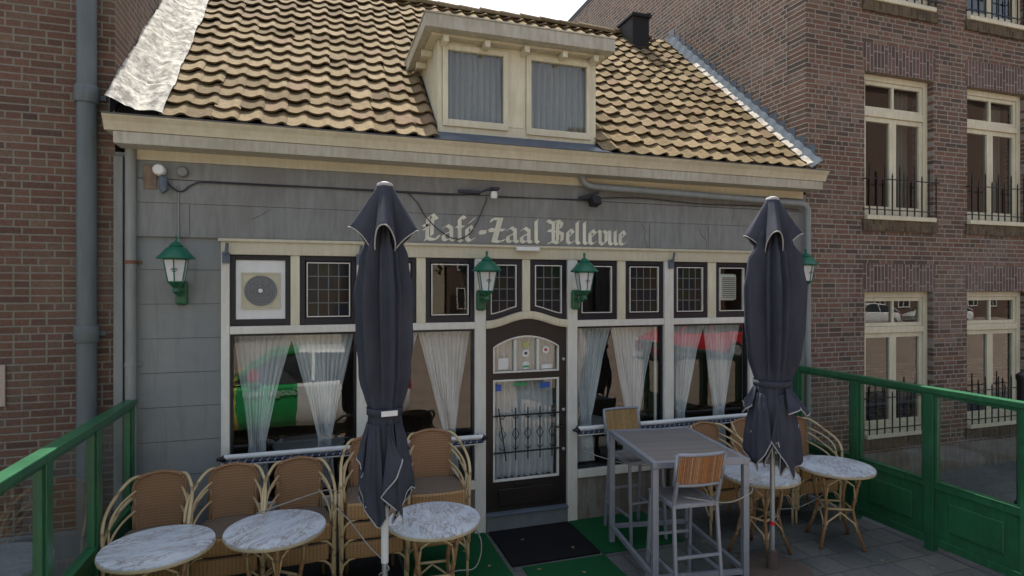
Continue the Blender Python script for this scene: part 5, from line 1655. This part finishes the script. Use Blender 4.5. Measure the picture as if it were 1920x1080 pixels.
def car(x, y, rz, body, lab, name='parked_car', extra=None):
    t = thing(name, lab, 'car', (x, y, -.12), rz)
    # stations: x, half width, bottom, belt height ; front at -X
    st = [(-2.05, .62, .35, .62), (-1.95, .78, .25, .74), (-1.5, .86, .22, .90), (-.95, .88, .22, .98), (0, .89, .22, 1.0), (1.2, .88, .22, 1.03), (1.8, .84, .25, 1.02), (2.05, .74, .35, .92)]
    mb = MB(); rows = []
    for X, w, b, hh in st:
        rows.append([(X, -w*.9, b), (X, -w, b+.12), (X, -w*1.01, (b+hh)/2), (X, -w*.97, hh-.08), (X, -w*.85, hh), (X, 0, hh+.03), (X, w*.85, hh), (X, w*.97, hh-.08), (X, w*1.01, (b+hh)/2), (X, w, b+.12), (X, w*.9, b)])
    mb.strip(rows)
    for r in (rows[0], rows[-1]):
        n = len(mb.v); mb.v += [Vector(p) for p in r]; mb.f.append(tuple(range(n, n+len(r))))
    bo = mb.build('body', body, t, smooth=True)
    cab = [(-1.05, .72, .99, .99), (-.35, .70, 1.0, 1.42), (.1, .70, 1.0, 1.50), (1.0, .70, 1.0, 1.48), (1.55, .70, 1.0, 1.36), (1.95, .68, 1.0, 1.02)]
    mb = MB(); rows = []
    for X, w, b, hh in cab:
        rows.append([(X, -w*1.14, b-.02), (X, -w*.86, hh-.04), (X, -w*.7, hh), (X, w*.7, hh), (X, w*.86, hh-.04), (X, w*1.14, b-.02)])
    mb.strip(rows); mb.build('car_windows', M['car_glass'], t)
    mb = MB(); rows = []
    for X, w, b, hh in cab: rows.append([(X, w*.89*(-1+2*j/6), hh+.018-(.03 if j in (0, 6) else 0)) for j in range(7)])
    mb.strip(rows[1:5]); mb.build('car_roof', body, t, smooth='all', solid=.02)
    mb = MB()
    for sy in (-1, 1):
        for (a_, b_) in (((-1.05, sy*.815, .98), (-.35, sy*.61, 1.42)), ((-.35, sy*.61, 1.42), (.1, sy*.61, 1.49)), ((.35, sy*.80, 1.0), (.35, sy*.61, 1.48)), ((1.55, sy*.61, 1.34), (1.95, sy*.77, 1.0))):
            mb.bar(a_, b_, .05, .05)
    mb.build('pillars', body, t)
    for sx in (-1.3, 1.3):
        for sy in (-1, 1):
            w = MB(); w.lathe([(.22, -.1), (.31, -.09), (.31, .09), (.22, .1)], 24); m_ = Matrix.Translation((sx, sy*.80, .31)) @ Matrix.Rotation(R(90), 4, 'X'); w.v = [m_ @ p for p in w.v]
            wo_ = w.build('wheel', M['tyre'], t, smooth=True)
            w = MB(); w.lathe([(.02, -.02), (.2, -.03), (.2, .03), (.02, .02)], 16); m_ = Matrix.Translation((sx, sy*.89, .31)) @ Matrix.Rotation(R(90), 4, 'X'); w.v = [m_ @ p for p in w.v]
            w.build('rim', M['steel'], wo_, smooth=True)
    for sy in (-1, 1):
        mb = MB(); mb.box(-2.06, -1.86, sy*.62-.1, sy*.62+.1, .62, .74); mb.build('headlight', M['white_plain'], t, bevel=.03)
        mb = MB(); mb.box(1.95, 2.08, sy*.66-.08, sy*.66+.08, .72, .95); mb.build('tail_light', M['red'], t, bevel=.02)
    return t
c1 = car(-.45, -5.8, 0, livery(), 'white and green survey car mirrored in the leftmost window', 'survey_car')
d_ = MB(); d_.lathe([(.10, 0), (.10, .012)], 20); m_ = Matrix.Translation((-.60, .93, 1.14)) @ Matrix.Rotation(R(-90), 4, 'X'); d_.v = [m_ @ p for p in d_.v]
d_.build('red_marker', M['red'], c1)
fc = bpy.data.curves.new('writing', 'FONT'); fc.body = "Google maps"; fc.size = .17; fc.extrude = .004; fc.align_x = 'CENTER'
fo = bpy.data.objects.new('writing_tmp', fc); COL.objects.link(fo)
bpy.context.view_layer.update()
me = bpy.data.meshes.new_from_object(fo.evaluated_get(bpy.context.evaluated_depsgraph_get()))
bpy.data.objects.remove(fo)
me.materials.clear(); me.materials.append(M['white_plain'])
wr = bpy.data.objects.new('livery_writing', me); COL.objects.link(wr); wr.parent = c1; wr.location = (-.33, .91, .80); wr.rotation_euler = (R(90), 0, R(180))
car(13.3, -13.0, R(3), M['red'], 'red car on the street mirrored in the right windows')
car(35.5, -24.5, R(10), M['white_plain'], 'white car parked across the square, mirrored in the neighbour\'s lower transom')
car(41.5, -24, R(15), M['white_plain'], 'second white car parked across the square, behind the other white car')
t = thing('traffic_cone', 'orange red marker post on the square mirrored in the neighbour\'s casement', 'marker post', (20.5, -12.8, -.12))
mb = MB(); mb.lathe([(.25, 0), (.25, .04), (.10, .05), (.10, 1.15), (.07, 1.2), (.02, 1.22)], 16); mb.build('shaft', M['orange'], t, smooth=True)

# small yellowed leaves blown onto the mats and slabs
mb = MB(); mb.strip([[(-.022, 0, 0), (-.008, .013, .004), (.010, .012, .006), (.024, 0, .002)], [(-.022, 0, 0), (-.006, 0, .001), (.010, 0, .002), (.024, 0, .002)], [(-.022, 0, 0), (-.008, -.012, .005), (.010, -.012, .004), (.024, 0, .002)]])
M['dry_leaf'] = paint('dry_leaf', (.30, .22, .08), .8, .5, 30, obj=True)
lf = mb.build('fallen_leaf', M['dry_leaf'], smooth='all', recalc=False)
tag(lf, 'small dry leaf lying on the mats and slabs of the terrace', 'leaf', 'dry leaves scattered on the terrace')
for i, (x, y, z) in enumerate(((1.9, -.35, .023), (2.3, -.66, .023), (1.85, -.95, .013), (2.2, -1.12, .013), (2.75, -.6, .013), (2.9, -.3, .013), (1.45, -.75, .013), (1.3, -.4, .013), (4.4, -1.9, .001), (4.0, -2.1, .001), (4.9, -1.75, .001), (3.6, -.9, .001), (5.2, -2.0, .001), (2.2, -1.45, .013))):
    o = lf if i == 0 else lf.copy()
    if i: COL.objects.link(o)
    o.location = (x, y, z); o.rotation_euler = (0, 0, i*1.7); o.scale = (.8+.1*(i % 4),)*3
